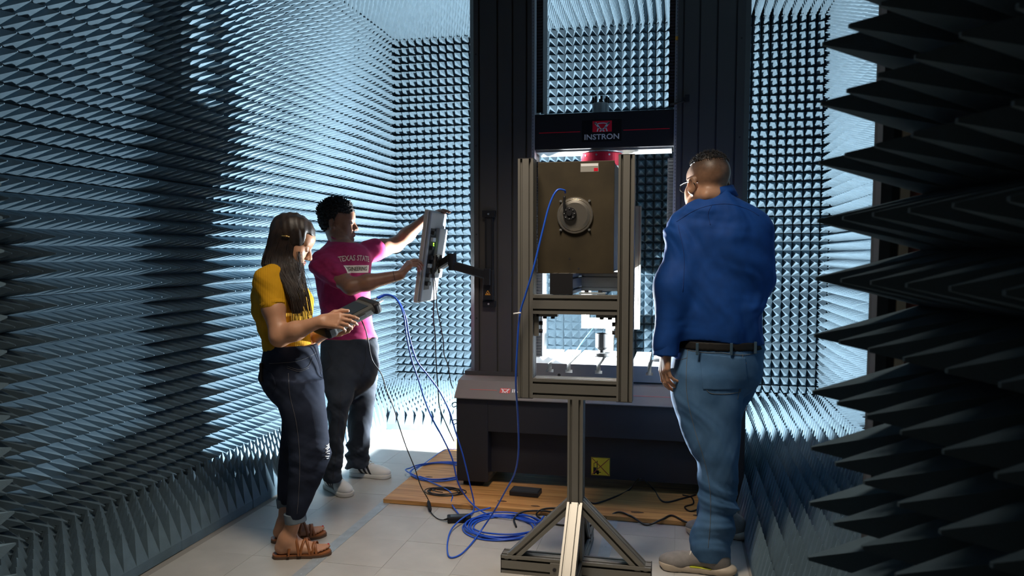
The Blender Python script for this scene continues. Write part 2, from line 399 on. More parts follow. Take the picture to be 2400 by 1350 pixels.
# crosshead
xh = mbox('crosshead', (-.858, 4.42, 2.027), (-.036, 4.655, 2.235), BLACK, bev=.004)
mbox('underside_plate', (-.845, 4.44, 2.015), (-.05, 4.645, 2.0272), ALU_B, xh)
for x in (-.16, -.09, -.21, -.12): 
    mb = MB(); mb.rev([(0, -.0015), (.012, -.0015), (.014, 0), (.018, 0)], M((x, 4.52+random.uniform(0, .1), 2.0148)), (0, 0, 1), 14); mb.build('tapped_hole', STEEL, xh)
mbox('logo_panel', (-.565, 4.4185, 2.065), (-.335, 4.4205, 2.19), mat('satin_black', (.008, .008, .009), .75, spec=.1), xh)
emblem(xh, M((-.447, 4.4183, 2.152)), (1, 0, 0), (0, 0, 1), .112, RED, SILVER)
place_mesh('lettering', text_mesh('INSTRON', .043, xs=1.12, bold=.0007), SILVER, xh, M((-.449, 4.4178, 2.091)), (1, 0, 0), (0, 0, 1))
mbox('red_stripe', (-.82, 4.4190, 2.124), (-.575, 4.4202, 2.128), RED, xh); mbox('red_stripe', (-.325, 4.4190, 2.124), (-.062, 4.4202, 2.128), RED, xh)
# actuator boss with bolt heads above the crosshead
mb = MB(); mb.rev([(0, .075), (.045, .075), (.05, .07), (.05, 0)], M((-.47, 4.55, 2.235)), (0, 0, 1), 28); boss = mb.build('boss', STEEL, xh)
for k in range(8):
    a = 2*PI*k/8+.2; mb = MB(); mb.cyl(M((-.47+.045*math.cos(a), 4.55+.045*math.sin(a), 2.31)), M((-.47+.045*math.cos(a), 4.55+.045*math.sin(a), 2.345)), .0075, n=10); mb.build('bolt', BLACKM, boss)
# red load cell
c = (-.462, 4.555)
mb = MB(); mb.rev([(0, 0), (.118, 0), (.122, -.004), (.122, -.075), (.118, -.078), (0, -.078)], M((c[0], c[1], 2.010)), (0, 0, 1), 48); lc = mb.build('load_cell', REDA, tm)
mb = MB(); mb.rev([(.114, .006), (.128, .006), (.128, -.001), (.114, -.001)], M((c[0], c[1], 2.012)), (0, 0, 1), 48); mb.build('top_ring', ALU_B, lc)
mb = MB(); mb.rev([(.10, 0), (.128, 0), (.128, -.018), (0, -.018)], M((c[0], c[1], 1.931)), (0, 0, 1), 48); mb.build('bottom_ring', ALU_B, lc)
for k in range(10):
    a = 2*PI*(k+.25)/10; d = np.array([math.cos(a), math.sin(a), 0]); p = np.array(M((c[0], c[1], 1.993)))+d*.1215
    mb = MB(); mb.cyl(p, p+d*.003, .006, n=10); mb.build('screw', ALU_B, lc)
mb = MB(); mb.rev([(0, 0), (.075, 0), (.075, -.13), (.055, -.15), (0, -.15)], M((c[0], c[1], 1.913)), (0, 0, 1), 32); mb.build('spindle', REDA, tm)
# slotted table
tz0, tz1 = .672, .765; ty0, ty1 = 4.33, 4.99; tx0, tx1 = -.865, -.02
slots = [-.735, -.622, -.447, -.272, -.155]
poly = [(tx0, tz0), (tx1, tz0), (tx1, tz1)]
for s_ in reversed(slots):
    a, b = .011, .021; h1, h2 = tz1-.034, tz1-.052
    poly += [(s_+a, tz1), (s_+a, h1), (s_+b, h1), (s_+b, h2), (s_-b, h2), (s_-b, h1), (s_-a, h1), (s_-a, tz1)]
poly += [(tx0, tz1)]
mb = MB(); mb.prism([(x-_o[0], z-_o[2]) for x, z in poly], (0, ty0-_o[1], 0), (1, 0, 0), (0, 0, 1), (0, 1, 0), ty1-ty0)
TABLE = mat('machined_table', (.24, .24, .24), .4, metal=.5, var=.08, vscale=12)
tab = mb.build('table', TABLE, tm)
for x, y in ((-.68, 4.62), (-.66, 4.80), (-.53, 4.52), (-.51, 4.68), (-.55, 4.85), (-.36, 4.52), (-.38, 4.68), (-.34, 4.85), (-.22, 4.62), (-.2, 4.85), (-.10, 4.6), (-.08, 4.8)):
    mb = MB(); mb.cyl(M((x, y, tz1-.0005)), M((x, y, tz1+.0004)), .011, n=16); mb.build('bolt_hole', SLOT, tab)
for x in (-.68, -.08):
    mb = MB(); mb.cyl(M((x, ty0-.0005, .697)), M((x, ty0+.004, .697)), .0095, n=16); mb.build('side_hole', SLOT, tab)
mbox('maker_plate', (-.49, ty0-.0015, .679), (-.42, ty0, .690), SILVER, tab)
place_mesh('lettering', text_mesh('UV 0408-2', .007, xs=1.1), SLOT, tab, M((-.455, ty0-.002, .6845)), (1, 0, 0), (0, 0, 1))
mbox('table_gap', (tx0+.01, ty0+.02, .655), (tx1-.01, ty1-.02, .672), SLOT, tab)
# forklift warning sign on the kick panel
sg = mbox('warning_sign', (-.483, 4.298, .118), (-.373, 4.301, .225), YELLOW, kick)
sm = MB()
def sbar(a, b, w, mbx, y=4.2972):
    a, b = np.array(a), np.array(b); t = (b-a)/np.linalg.norm(b-a); n = np.array([-t[1], t[0]])*w/2
    q = [a-n, b-n, b+n, a+n]; mbx.prism([tuple(p) for p in q], M((0, y, 0)), (1, 0, 0), (0, 0, 1), (0, 1, 0), .0008)
for (a, b, w) in (((-.470, .14), (-.436, .14), .016), ((-.470, .155), (-.452, .155), .02), ((-.448, .135), (-.448, .205), .004), ((-.466, .16), (-.466, .190), .003), ((-.466, .19), (-.45, .195), .003), ((-.448, .137), (-.425, .137), .004)):
    sbar(a, b, w, sm)
for x in (-.464, -.444): sm.prism([(x+.007*math.cos(t), .131+.007*math.sin(t)) for t in np.linspace(0, 2*PI, 13)[:-1]], M((0, 4.2972, 0)), (1, 0, 0), (0, 0, 1), (0, 1, 0), .0008)
sm.build('forklift_symbol', SLOT, sg)
cr = MB(); sbar((-.478, .123), (-.378, .220), .004, cr, 4.2965); sbar((-.478, .220), (-.378, .123), .004, cr, 4.2965); cr.build('red_cross', mat('cross_red', (.35, .06, .03), .5), sg)
bd = MB()
for a, b in (((-.481, .120), (-.375, .120)), ((-.481, .223), (-.375, .223)), ((-.481, .120), (-.481, .223)), ((-.375, .120), (-.375, .223))): sbar(a, b, .0015, bd)
bd.build('sign_border', SLOT, sg)
# cable clips on the left side of the pedestal
for z in (.505, .40):
    mb = MB(); mb.tube([M((-1.28+.0*k, 4.26, z)) if k == 0 else M((-1.30-.02*math.cos(a), 4.26, z+.016*math.sin(a))) for k, a in enumerate(np.linspace(-1.5, 1.5, 9))]+[M((-1.28, 4.26, z+.012))], .003); mb.build('cable_clip', BLACK, tm)
# monitor rail with sliding carriage on the left column
rl = mbox('monitor_rail', (-1.142, 4.372, 1.10), (-1.092, 4.396, 1.66), BLACK, bev=.003)
mbox('end_cap', (-1.157, 4.365, 1.63), (-1.079, 4.397, 1.672), BLACK, rl, .003); mbox('end_cap', (-1.157, 4.365, 1.09), (-1.079, 4.397, 1.128), BLACK, rl, .003)
mbox('rail_groove', (-1.130, 4.3705, 1.14), (-1.104, 4.3722, 1.62), SLOT, rl)
for z in (1.65, 1.11):
    mb = MB(); mb.cyl(M((-1.118, 4.3655, z)), M((-1.118, 4.362, z)), .006, n=12); mb.build('screw', ALU_B, rl)
cg = mbox('carriage', (-1.150, 4.345, 1.135), (-1.085, 4.372, 1.315), BLACK, rl, .004)
tri = MB(); tri.prism([(-.017, 0), (.017, 0), (0, .029)], M((-1.1175, 4.3445, 1.165)), (1, 0, 0), (0, 0, 1), (0, 1, 0), .001); tr = tri.build('hazard_triangle', ORANGE, cg)
tri = MB(); tri.prism([(-.0125, .003), (.0125, .003), (0, .0235)], M((-1.1175, 4.3440, 1.165)), (1, 0, 0), (0, 0, 1), (0, 1, 0), .001); tri.build('triangle_field', SLOT, tr)
tri = MB(); tri.prism([(-.006, .005), (.006, .005), (.002, .011), (-.004, .012)], M((-1.1175, 4.3436, 1.165)), (1, 0, 0), (0, 0, 1), (0, 1, 0), .001); tri.build('pinch_symbol', ORANGE, tr)
# ------------------------------------------------------------------ slotted aluminium profile
def tbar(name, m, parent, o, ax, ay, az, w, d, L, nw=2, nd=2, sw=.0095, sd=.016, cap=None):
    """T-slot bar: cross-section w (along ax) x d (along ay) centred on o, extruded L along az"""
    def side(n, length):
        out = [0.0]
        for k in range(n):
            c = length*(k+.5)/n if n == 1 else length*(.22+.56*k/(n-1)); out += [(c-sw/2, 0), (c-sw/2, .0035), (c-sw*.85, .0035), (c-sw*.85, sd), (c+sw*.85, sd), (c+sw*.85, .0035), (c+sw/2, .0035), (c+sw/2, 0)]
        return out[1:]
    poly = [(-w/2, -d/2)]+[(-w/2+a, -d/2+b) for a, b in side(nw, w)]+[(w/2, -d/2)]+[(w/2-b, -d/2+a) for a, b in side(nd, d)]
    poly += [(w/2, d/2)]+[(w/2-a, d/2-b) for a, b in side(nw, w)]+[(-w/2, d/2)]+[(-w/2+b, d/2-a) for a, b in side(nd, d)]
    mb = MB(); mb.prism(poly, o, ax, ay, az, L); ob = mb.build(name, m, parent)
    if cap:
        o, ax, ay, az = map(np.array, (o, ax, ay, az))
        for q in ((o-az*.003, az), (o+az*L, az)):
            c = MB(); c.prism([(-w/2, -d/2), (w/2, -d/2), (w/2, d/2), (-w/2, d/2)], q[0], ax, ay, az, .003); c.build('end_cap', cap, ob)
    return ob
EX, EY, EZ = (1, 0, 0), (0, 1, 0), (0, 0, 1)
def horn_stand(label, loc, rz):
    """local frame: origin on the floor under the post, +y away from the operator side"""
    t = thing('antenna_stand', label, 'stand', loc, rz, 'slotted aluminium antenna stands')
    w, d = .066, .080
    tbar('post', ALU, t, (0, 0, .03), EX, EY, EZ, w, d, .758)
    tbar('frame_upright', ALU, t, (-.218, 0, .788), EX, EY, EZ, w, d, 1.022, cap=BLACKM)
    tbar('frame_upright', ALU, t, (.206, 0, .788), EX, EY, EZ, w, d, 1.026, cap=BLACKM)
    tbar('crossbar', ALU, t, (-.185, 0, .831), EY, EZ, EX, d, .086, .358)
    tbar('crossbar', ALU, t, (-.185, 0, 1.193), EY, EZ, EX, d, .081, .358)
    tbar('foot_bar', ALU, t, (-.325, 0, .04), EY, EZ, EX, .08, .08, .650, cap=BLACKM)
    tbar('foot_bar', ALU, t, (0, -.42, .04), EX, EZ, EY, .066, .08, .84, cap=BLACKM)
    s = math.sqrt(.5)
    for q in (-1, 1):
        tbar('brace', ALU, t, (q*.30, 0, .05), EY, (q*s, 0, s), (-q*s, 0, s), .066, .045, .40, 2, 1)
    for q in (-1, 1):
        br = tbar('brace', ALU, t, (0, q*.30, .05), EX, (0, q*s, s), (0, -q*s, s), .066, .045, .40, 2, 1)
        if q < 0:
            for x in (-.016, .018):
                c = np.array((x, -.075-.0225*s, .275+.0225*s-.045)); n = np.array((0, -s, s))
                mb = MB(); mb.cyl(c-n*.002+np.array((0,0,.02)), c+n*.0015+np.array((0,0,.02)), .008, n=14); mb.build('bolt_recess', SLOT, br)
    # corner brackets under the upper crossbar, with bolts
    for q in (-1, 1):
        mb = MB(); mb.box((q*.173-.010, -.02, 1.055), (q*.173+.010, .02, 1.152)); mb.box((q*.173-(.09 if q > 0 else 0), -.02, 1.140), (q*.173+(.09 if q < 0 else 0), .02, 1.152)); b = mb.build('corner_bracket', ALU, t)
        for k in range(2):
            mb = MB(); mb.cyl((q*.163, 0, 1.075+.035*k), (q*.150, 0, 1.075+.035*k), .009, n=12); mb.build('bolt', BLACKM, b)
            mb = MB(); mb.cyl((q*(.105+.035*k), 0, 1.140), (q*(.105+.035*k), 0, 1.130), .009, n=12); mb.build('bolt', BLACKM, b)
    mb = MB(); mb.box((-.105, -.052, .012), (-.035, -.040, .066)); b = mb.build('clamp_plate', ALU, t)
    mb = MB(); mb.cyl((-.085, -.052, .04), (-.085, -.056, .04), .008, n=12); mb.build('bolt', BLACKM, b)
    return t
def horn_antenna(label, loc, rz):
    """local: origin at the stand's foot; brass back plate towards -y, horn body towards +y"""
    t = thing('lens_antenna', label, 'antenna', loc, rz, 'brass plated lens antennas')
    x0, x1, z0, z1, y = -.188, .147, 1.323, 1.808, .082
    mb = MB(); mb.box((x0, y, z0), (x1, y+.006, z1), .0015); pl = mb.build('back_plate', BRASS, t)
    mb = MB(); mb.box((x1-.004, y+.006, z0+.01), (x1, y+.36, z1-.01)); mb.box((x0, y+.006, z0+.01), (x0+.004, y+.36, z1-.01)); mb.box((x0, y+.006, z1-.014), (x1, y+.36, z1-.010)); mb.box((x0, y+.006, z0+.01), (x1, y+.36, z0+.014))
    mb.build('housing', BRASS, t)
    mb = MB(); mb.rev([(0, -.016), (.055, -.016), (.066, -.013), (.068, -.009), (.0705, -.009), (.072, -.011), (.0775, -.010), (.079, -.006), (.079, 0)], (-.022, y, 1.575), EY, 56)
    ds = mb.build('lens_disc', mat('spun_aluminium', (.62, .58, .51), .25, metal=.9), t)
    for a in (45, 135, 225, 315):
        c, s = math.cos(math.radians(a)), math.sin(math.radians(a)); p = (-.022+.088*c, y, 1.575+.088*s)
        mb = MB(); mb.cyl(p, (p[0], y-.006, p[2]), .0055, n=10); mb.cyl((p[0]+.004*c, y-.006, p[2]), (p[0]+.004*c, y-.012, p[2]), .0035, n=8); mb.build('clamp_screw', ALU_B, ds)
    h = (-.043, y-.016, 1.582)
    mb = MB(); mb.rev([(0, -.022), (.010, -.022), (.012, -.016), (.027, -.016), (.029, -.013), (.029, 0)], h, EY, 28); hb = mb.build('connector_hub', BLACK, t)
    for k in range(8):
        a = 2*PI*k/8; p = (h[0]+.022*math.cos(a), h[1]-.016, h[2]+.022*math.sin(a)); mb = MB(); mb.cyl(p, (p[0], p[1]-.003, p[2]), .003, n=8); mb.build('screw', ALU_B, hb)
    mb = MB(); mb.tube(catmull([(h[0]-.018, h[1]-.012, h[2]), (h[0]-.022, h[1]-.018, h[2]+.03), (h[0]-.021, h[1]-.02, h[2]+.075)], 6), .0058); mb.build('strain_relief', BLACK, hb)
    mb = MB(); mb.box((.0, y-.0006, 1.762), (.078, y, 1.799)); st = mb.build('sticker', mat('silver_sticker', (.32, .31, .28), .4), pl)
    mb = MB(); mb.box((.002, y-.0012, 1.786), (.076, y-.0006, 1.797)); mb.build('sticker_bar', WHITE, st)
    mb = MB(); mb.box((.058, y-.0012, 1.764), (.076, y-.0006, 1.778)); mb.build('sticker_square', RED, st)
    for p in ((-.046, 1.388), (-.006, 1.345)):
        mb = MB(); mb.cyl((p[0], y-.0008, p[1]), (p[0], y+.002, p[1]), .0045, n=12); mb.build('hole', SLOT, pl)
    # carrier bars resting on the stand's crossbar
    b = tbar('carrier_bar', ALU, t, (-.064, -.03, 1.2815), EX, EZ, EY, .096, .087, .50)
    mb = MB(); mb.box((-.113, -.034, 1.237), (-.015, -.030, 1.326), .001); mb.build('end_cap', BLACK, b)
    b2 = tbar('carrier_bar', ALU_B, t, (-.016, .30, 1.2815), EY, EZ, EX, .05, .087, .24)
    mb = MB(); mb.box((.0, .05, 1.2345), (.115, .12, 1.2405)); mb.build('foot_plate', STEEL, b2)
    for x in (.03, .09):
        mb = MB(); mb.cyl((x, .085, 1.2405), (x, .085, 1.250), .010, n=10); mb.build('bolt', BLACKM, b2)
    return t
SX, SY = -.421, 3.170
horn_stand('slotted aluminium stand with three braced legs standing in front of the machine', (SX, SY, 0), 0)
horn_antenna('brass square lens antenna with round silver disc on the front stand', (SX, SY, 0), 0)
RX, RY = -.56, 6.34
horn_stand('brightly lit aluminium stand seen behind the machine table', (RX, RY, 0), PI)
horn_antenna('second lens antenna behind the machine on the rear stand', (RX, RY, 0), PI)
# white zip tie on the hanging blue cable
# ------------------------------------------------------------------ black fixture on the table
fx = thing('compression_fixture', 'black cup shaped fixture standing on the slotted machine table', 'fixture', (-.468, 4.72, .7658)); fx.scale = (1.14, 1.14, 1.14)
DK = mat('black_oxide_steel', (.007, .0075, .008), .7, spec=.12)
MB().rev([(0, 0), (.048, 0), (.050, .003), (.050, .017), (.047, .020), (0, .020)], (0, 0, 0), EZ, 36).build('flange', DK, fx)
MB().rev([(.018, .018), (.018, .034), (.032, .046), (.0355, .05), (.0355, .125), (.031, .127), (.027, .125), (.027, .07), (0, .07)], (0, 0, 0), EZ, 36).build('cup', DK, fx)
# ------------------------------------------------------------------ monitor and its arm
nt_, ft_, nb_, fb_ = at(1012, 496, 4.27), at(1049, 496, 4.57), at(985, 714, 4.27), at(1023, 702, 4.57)
hv = ((nt_-nb_)+(ft_-fb_)); hv /= np.linalg.norm(hv); wv = ((ft_-nt_)+(fb_-nb_)); wv -= hv*(wv@hv); wv /= np.linalg.norm(wv)
nv = np.cross(wv, hv); nv = nv if nv[0] > 0 else -nv         # back normal, towards the machine
mc = (nt_+ft_+nb_+fb_)/4
MH = .5*(np.linalg.norm(nt_-nb_)+np.linalg.norm(ft_-fb_)); MW = .31
mon = thing('monitor', 'grey flat monitor tilted towards the man in the maroon shirt', 'monitor', tuple(mc))
def mob(name, m, w0, w1, h0, h1, n0, n1, parent=None, bev=0.0):
    bm = bmesh.new(); bmesh.ops.create_cube(bm, size=1.0)
    for v in bm.verts: v.co = ((w0+w1)/2+v.co.x*(w1-w0), (h0+h1)/2+v.co.y*(h1-h0), (n0+n1)/2+v.co.z*(n1-n0))
    if bev: bmesh.ops.bevel(bm, geom=bm.edges[:], offset=bev, segments=3, profile=.5, affect='EDGES')
    for v in bm.verts: v.co = Vector(wv*v.co.x+hv*v.co.y+nv*v.co.z)
    return MB().bm(bm).build(name, m, parent or mon)
BEZ = mat('monitor_bezel', (.30, .29, .28), .45); BCK = mat('monitor_back_grey', (.17, .185, .21), .4)
mob('front_frame', BEZ, -MW/2, MW/2, -MH/2, MH/2, -.045, -.018, bev=.006)
mob('screen', mat('lit_screen', (.02, .02, .025), .2, emit=((.75, .88, 1.0), .8)), -MW/2+.015, MW/2-.015, -MH/2+.015, MH/2-.015, -.0465, -.0445)
bk = mob('back_shell', BCK, -MW/2+.006, MW/2-.006, -MH/2+.006, MH/2-.006, -.019, .0, bev=.008)
hp = mob('back_hump', BCK, -.02, MW/2-.02, -.13, .18, -.002, .022, bev=.006)
rc = mob('port_recess', SLOT, -MW/2+.03, -.03, -.20, .175, -.001, .0012, bk)
for i, (h, w) in enumerate(((.15, .03), (.11, .05), (.06, .03), (.0, .06), (-.05, .04), (-.11, .05), (-.16, .06))):
    mob('connector', (BLACK, STEEL, BLACK)[i % 3], -MW/2+.045, -MW/2+.045+w, h-.014, h+.010, .0, .018, rc, .002)
mob('status_light', mat('green_led', (.3, .8, .05), .4, emit=((.35, 1.0, .05), 4.0)), -.055, -.047, .078, .088, .0, .005, rc)
mob('status_light', MATS['green_led'], -.050, -.043, .066, .073, .0, .005, rc)
vs = mob('mount_plate', ALU, -.055, .055, -.10, .02, .020, .026, None, .002)
for a in (-.045, .045):
    for b in (-.09, .01): mob('bolt', BLACKM, a-.007, a+.007, b-.007, b+.007, .026, .034, vs, .002)
def mp_(w, h, n): return mc+wv*w+hv*h+nv*n
sp = MB(); c0 = mp_(0, -.04, .026); sp.tube([c0, c0+nv*.03], .022, 14)
for a in (45, 135, 225, 315):
    d = wv*math.cos(math.radians(a))+hv*math.sin(math.radians(a)); sp.tube([c0+nv*.008, c0+nv*.006+d*.062], .007, 8)
o = sp.build('spider_mount', BLACKM, mon); o.location = -Vector(mc)
arm = thing('monitor_mount', 'black swivel arm joining the monitor to the column rail', 'monitor mount', tuple(c0+nv*.03))
p0 = c0+nv*.035; p1 = np.array([-1.335, 4.33, 1.352]); p2 = np.array([-1.118, 4.335, 1.285])
def armpart(name, fn):
    mb = MB(); fn(mb); o = mb.build(name, BLACK, arm); o.location = -Vector(c0+nv*.03); return o
def rbar(mb, a, b, h, w):
    a, b = np.array(a), np.array(b); t = (b-a)/np.linalg.norm(b-a); s = np.cross(t, EZ); s /= np.linalg.norm(s); u = np.cross(s, t)
    mb.prism([(-w/2, -h/2*.7), (-w/2*.6, -h/2), (w/2*.6, -h/2), (w/2, -h/2*.7), (w/2, h/2*.7), (w/2*.6, h/2), (-w/2*.6, h/2), (-w/2, h/2*.7)], a, s, u, t, np.linalg.norm(b-a))
armpart('tilt_head', lambda mb: (rbar(mb, p0-nv*.01, p1+np.array([-.01, 0, .03]), .055, .045), mb.cyl(p1+(0, 0, -.01), p1+(0, 0, .062), .026, n=20)))
armpart('boom', lambda mb: (rbar(mb, p1+np.array([-.012, 0, -.005]), p2, .052, .034), mb.cyl(p1+(0, 0, -.04), p1+(0, 0, .0), .022, n=20)))
armpart('pivot_bracket', lambda mb: mb.box((p2[0]-.018, p2[1]-.02, 1.225), (p2[0]+.02, p2[1]+.009, 1.325), .004))
# ------------------------------------------------------------------ cables
def cable(name, label, m, pts, r, group=None, k=10, cat='cable'):
    P = catmull(pts, k); base = np.array(P[0]); o = MB().tube([p-base for p in P], r, 8).build(name, m, fix=False); o.location = base
    return tag(o, label, cat, group)
def px(seq):                                          # (u, v, Y) triples -> points
    return [at(u, v, Y) for u, v, Y in seq]
BCAB = .0042
c1 = cable('blue_cable', 'blue cable hanging from the antenna disc down past the front stand', BLUE,
   px([(1325, 452, 3.132), (1322, 446, 3.12), (1305, 447, 3.10), (1288, 480, 3.09), (1272, 540, 3.08), (1250, 630, 3.07), (1232, 690, 3.08), (1218, 740, 3.09), (1212, 820, 3.10), (1209, 900, 3.12), (1214, 980, 3.18), (1215, 1060, 3.25), (1206, 1110, 3.33), (1185, 1150, 3.42), (1160, 1195, 3.52)])+
   [gnd(1130, 1240, .03), gnd(1100, 1280, .006), gnd(1075, 1302, .005), gnd(1052, 1304, .005), gnd(1049, 1270, .005), gnd(1062, 1235, .02), gnd(1100, 1205, .04), gnd(1150, 1190, .05)], BCAB)
mb = MB(); q = at(1215, 735, 3.085); mb.tube([(q+np.array([-.02, -.008, 0])), q+np.array([.012, -.008, .004])], .003); mb.tube([(q+np.array([-.02, -.008, -.003])), q+np.array([.006, .006, .006])], .002)
o = mb.build('zip_tie', WHITE, c1, fix=False); o.location = -Vector(c1.location)
cable('blue_cable', 'blue cable arching from the handheld analyser, the left one of the pair', BLUE,
   px([(883, 697, 3.34), (905, 690, 3.37), (928, 700, 3.40), (945, 735, 3.42), (953, 788, 3.45), (965, 843, 3.5), (982, 894, 3.55), (995, 936, 3.6), (1014, 983, 3.65), (1039, 1029, 3.72), (1060, 1076, 3.76), (1073, 1130, 3.8)])+[gnd(1092, 1164, .07), gnd(1117, 1190, .03), gnd(1150, 1208, .012), gnd(1200, 1215, .012)], BCAB)
cable('blue_cable', 'blue cable arching from the handheld analyser, the right one of the pair', BLUE,
   px([(886, 700, 3.35), (908, 692, 3.38), (932, 704, 3.42), (950, 740, 3.45), (959, 788, 3.5), (976, 843, 3.56), (1001, 877, 3.62), (1029, 915, 3.68), (1052, 962, 3.74), (1069, 1016, 3.8), (1086, 1071, 3.84), (1100, 1130, 3.87)])+[gnd(1111, 1181, .03), gnd(1105, 1205, .012), gnd(1080, 1222, .008)], BCAB)
pl_ = cable('power_lead', 'thin black lead hanging from the analyser to the floor adapter', CABLE,
   px([(843, 742, 3.30), (856, 771, 3.32), (863, 800, 3.34), (872, 843, 3.38), (894, 877, 3.42), (906, 915, 3.46), (923, 957, 3.5), (936, 1000, 3.54), (953, 1050, 3.59), (972, 1097, 3.64), (986, 1139, 3.68)])+[gnd(1004, 1172, .035), gnd(1008, 1195, .012), gnd(1016, 1208, .004), gnd(1029, 1217, .004), gnd(1046, 1219, .012)], .0028)
mb = MB(); a, b = gnd(1004, 1174, .035), gnd(1009, 1198, .012); mb.tube([a, a*.8+b*.2, a*.2+b*.8, b], [.006, .0095, .0095, .005], 10); o = mb.build('ferrite_choke', BLACK, pl_, fix=False); o.location = -Vector(pl_.location)
cable('monitor_lead', 'black lead hanging straight down from the monitor back', CABLE,
   px([(1010, 600, 4.36), (1015, 650, 4.34), (1017, 700, 4.33), (1016, 745, 4.32), (1020, 788, 4.32), (1022, 843, 4.32), (1027, 919, 4.33), (1031, 957, 4.35), (1050, 1004, 4.37), (1064, 1034, 4.38)]), .0036)
cable('monitor_lead', 'black lead looping from the monitor to the clip on the machine base', CABLE,
   px([(1012, 590, 4.38), (1017, 640, 4.35), (1023, 690, 4.34), (1024, 720, 4.32), (1033, 765, 4.31), (1039, 800, 4.3), (1041, 831, 4.3), (1050, 856, 4.28), (1056, 894, 4.26), (1062, 911, 4.25)]), .0032)
cable('aqua_lead', 'thin aqua lead rising from the table to the rear stand', mat('aqua_jacket', (.10, .55, .75), .4), [(-.655, 4.62, .768), (-.645, 4.72, .775), (-.62, 5.0, .83), (-.62, 5.6, .86), (-.66, 6.25, .86)], .003)
def coil(name, label, m, cx, cy, rx, ry, turns, r, z=.006, seed=1, rot=0.0, tail=(), cat='cable coil'):
    rg = random.Random(seed); pts = []
    n = turns*14
    for i in range(n):
        a = 2*PI*i/14+seed; q = 1+.07*math.sin(a*.37+seed)+.05*math.sin(a*.91)+rg.uniform(-.01, .01)
        x, y = rx*q*math.cos(a), ry*q*math.sin(a); zz = z+r+2*r*(i/n)*turns*.45*(.5+.5*math.sin(a*1.31+seed))
        pts.append((cx+x*math.cos(rot)-y*math.sin(rot)+.015*math.sin(a*.21), cy+x*math.sin(rot)+y*math.cos(rot)+.012*math.cos(a*.17), zz))
    return cable(name, label, m, pts+list(tail), r, k=4, cat=cat)
g = gnd(1180, 1238); coil('cable_coil', 'loose coil of blue cable on the vinyl floor beside the stand', BLUE, g[0], g[1], .185, .165, 7, BCAB, 0.0, 2, tail=[gnd(1255, 1225, .02), gnd(1275, 1210, .03)])
g = gnd(1035, 1105, .03); coil('cable_coil', 'loops of blue cable on the plywood at the machine corner', BLUE, g[0], g[1], .19, .20, 3, BCAB, .026, 4, tail=[gnd(1052, 1150, .03), gnd(1058, 1180, .02), gnd(1075, 1205, .008)])
g = gnd(1045, 1152, .03); coil('cable_coil', 'small coil of thin black cable on the plywood edge', CABLE, g[0], g[1], .10, .065, 5, .0028, .026, 5)
cable('blue_cable', 'thin blue cable running back along the plywood beside the base', BLUE, [gnd(975, 1100, .03), gnd(1010, 1075, .03), gnd(1040, 1055, .03), gnd(1062, 1053, .03), gnd(1090, 1053, .03)], .003)
cable('black_cable', 'black cable looping on the floor by the stand foot', CABLE, [gnd(1210, 1235, .006), gnd(1205, 1215, .01), gnd(1225, 1200, .03), gnd(1270, 1197, .03), gnd(1312, 1202, .03), gnd(1312, 1192, .03), gnd(1280, 1192, .03), gnd(1260, 1200, .03), gnd(1262, 1212, .006), gnd(1300, 1228, .005), gnd(1340, 1232, .005)], .005)
cable('black_cable', 'wavy black cable on the floor right of the stand', CABLE, [gnd(1385, 1222, .005), gnd(1405, 1223, .005), gnd(1425, 1212, .012), gnd(1450, 1200, .032), gnd(1480, 1210, .03), gnd(1515, 1230, .006), gnd(1550, 1218, .03), gnd(1575, 1208, .03), gnd(1610, 1224, .03), gnd(1650, 1228, .02)], .005)
cable('black_cable', 'black cable snaking over the plywood under the machine', CABLE, [gnd(1382, 1178, .03), gnd(1400, 1179, .03), gnd(1440, 1165, .03), gnd(1475, 1148, .03), at(1500, 1122, 4.18), gnd(1530, 1145, .03), gnd(1555, 1176, .03), gnd(1600, 1168, .03), gnd(1630, 1160, .03)], .005)
cable('black_cable', 'short black cable tangle on the plywood behind the man', CABLE, [gnd(1600, 1160, .03), gnd(1620, 1165, .03), gnd(1625, 1180, .03), gnd(1605, 1188, .03), gnd(1618, 1198, .03), gnd(1640, 1190, .03), gnd(1650, 1170, .03)], .004)
ad = thing('power_adapter', 'black power adapter brick on the floor among blue cables', 'power adapter', tuple(gnd(1076, 1222)), .35)
MB().box((-.062, -.03, 0), (.062, .03, .032), .006).build('case', BLACK, ad); MB().box((-.045, -.018, .0315), (.045, .018, .0325)).build('rating_label', mat('dark_label', (.04, .045, .05), .35), ad)
mb = MB(); mb.tube([(-.062, 0, .016), (-.082, 0, .012)], [.006, .003], 8); mb.build('strain_relief', BLACK, ad)
fb = thing('switch_box', 'flat dark box lying on plywood under the machine base', 'box', tuple(gnd(1232, 1158, .026)), -.05)
MB().box((-.085, -.05, 0), (.085, .05, .028), .004).build('case', BLACKM, fb); MB().box((-.078, -.044, .0275), (.078, .044, .0285)).build('lid', mat('dark_grey_lid', (.05, .055, .06), .4), fb)
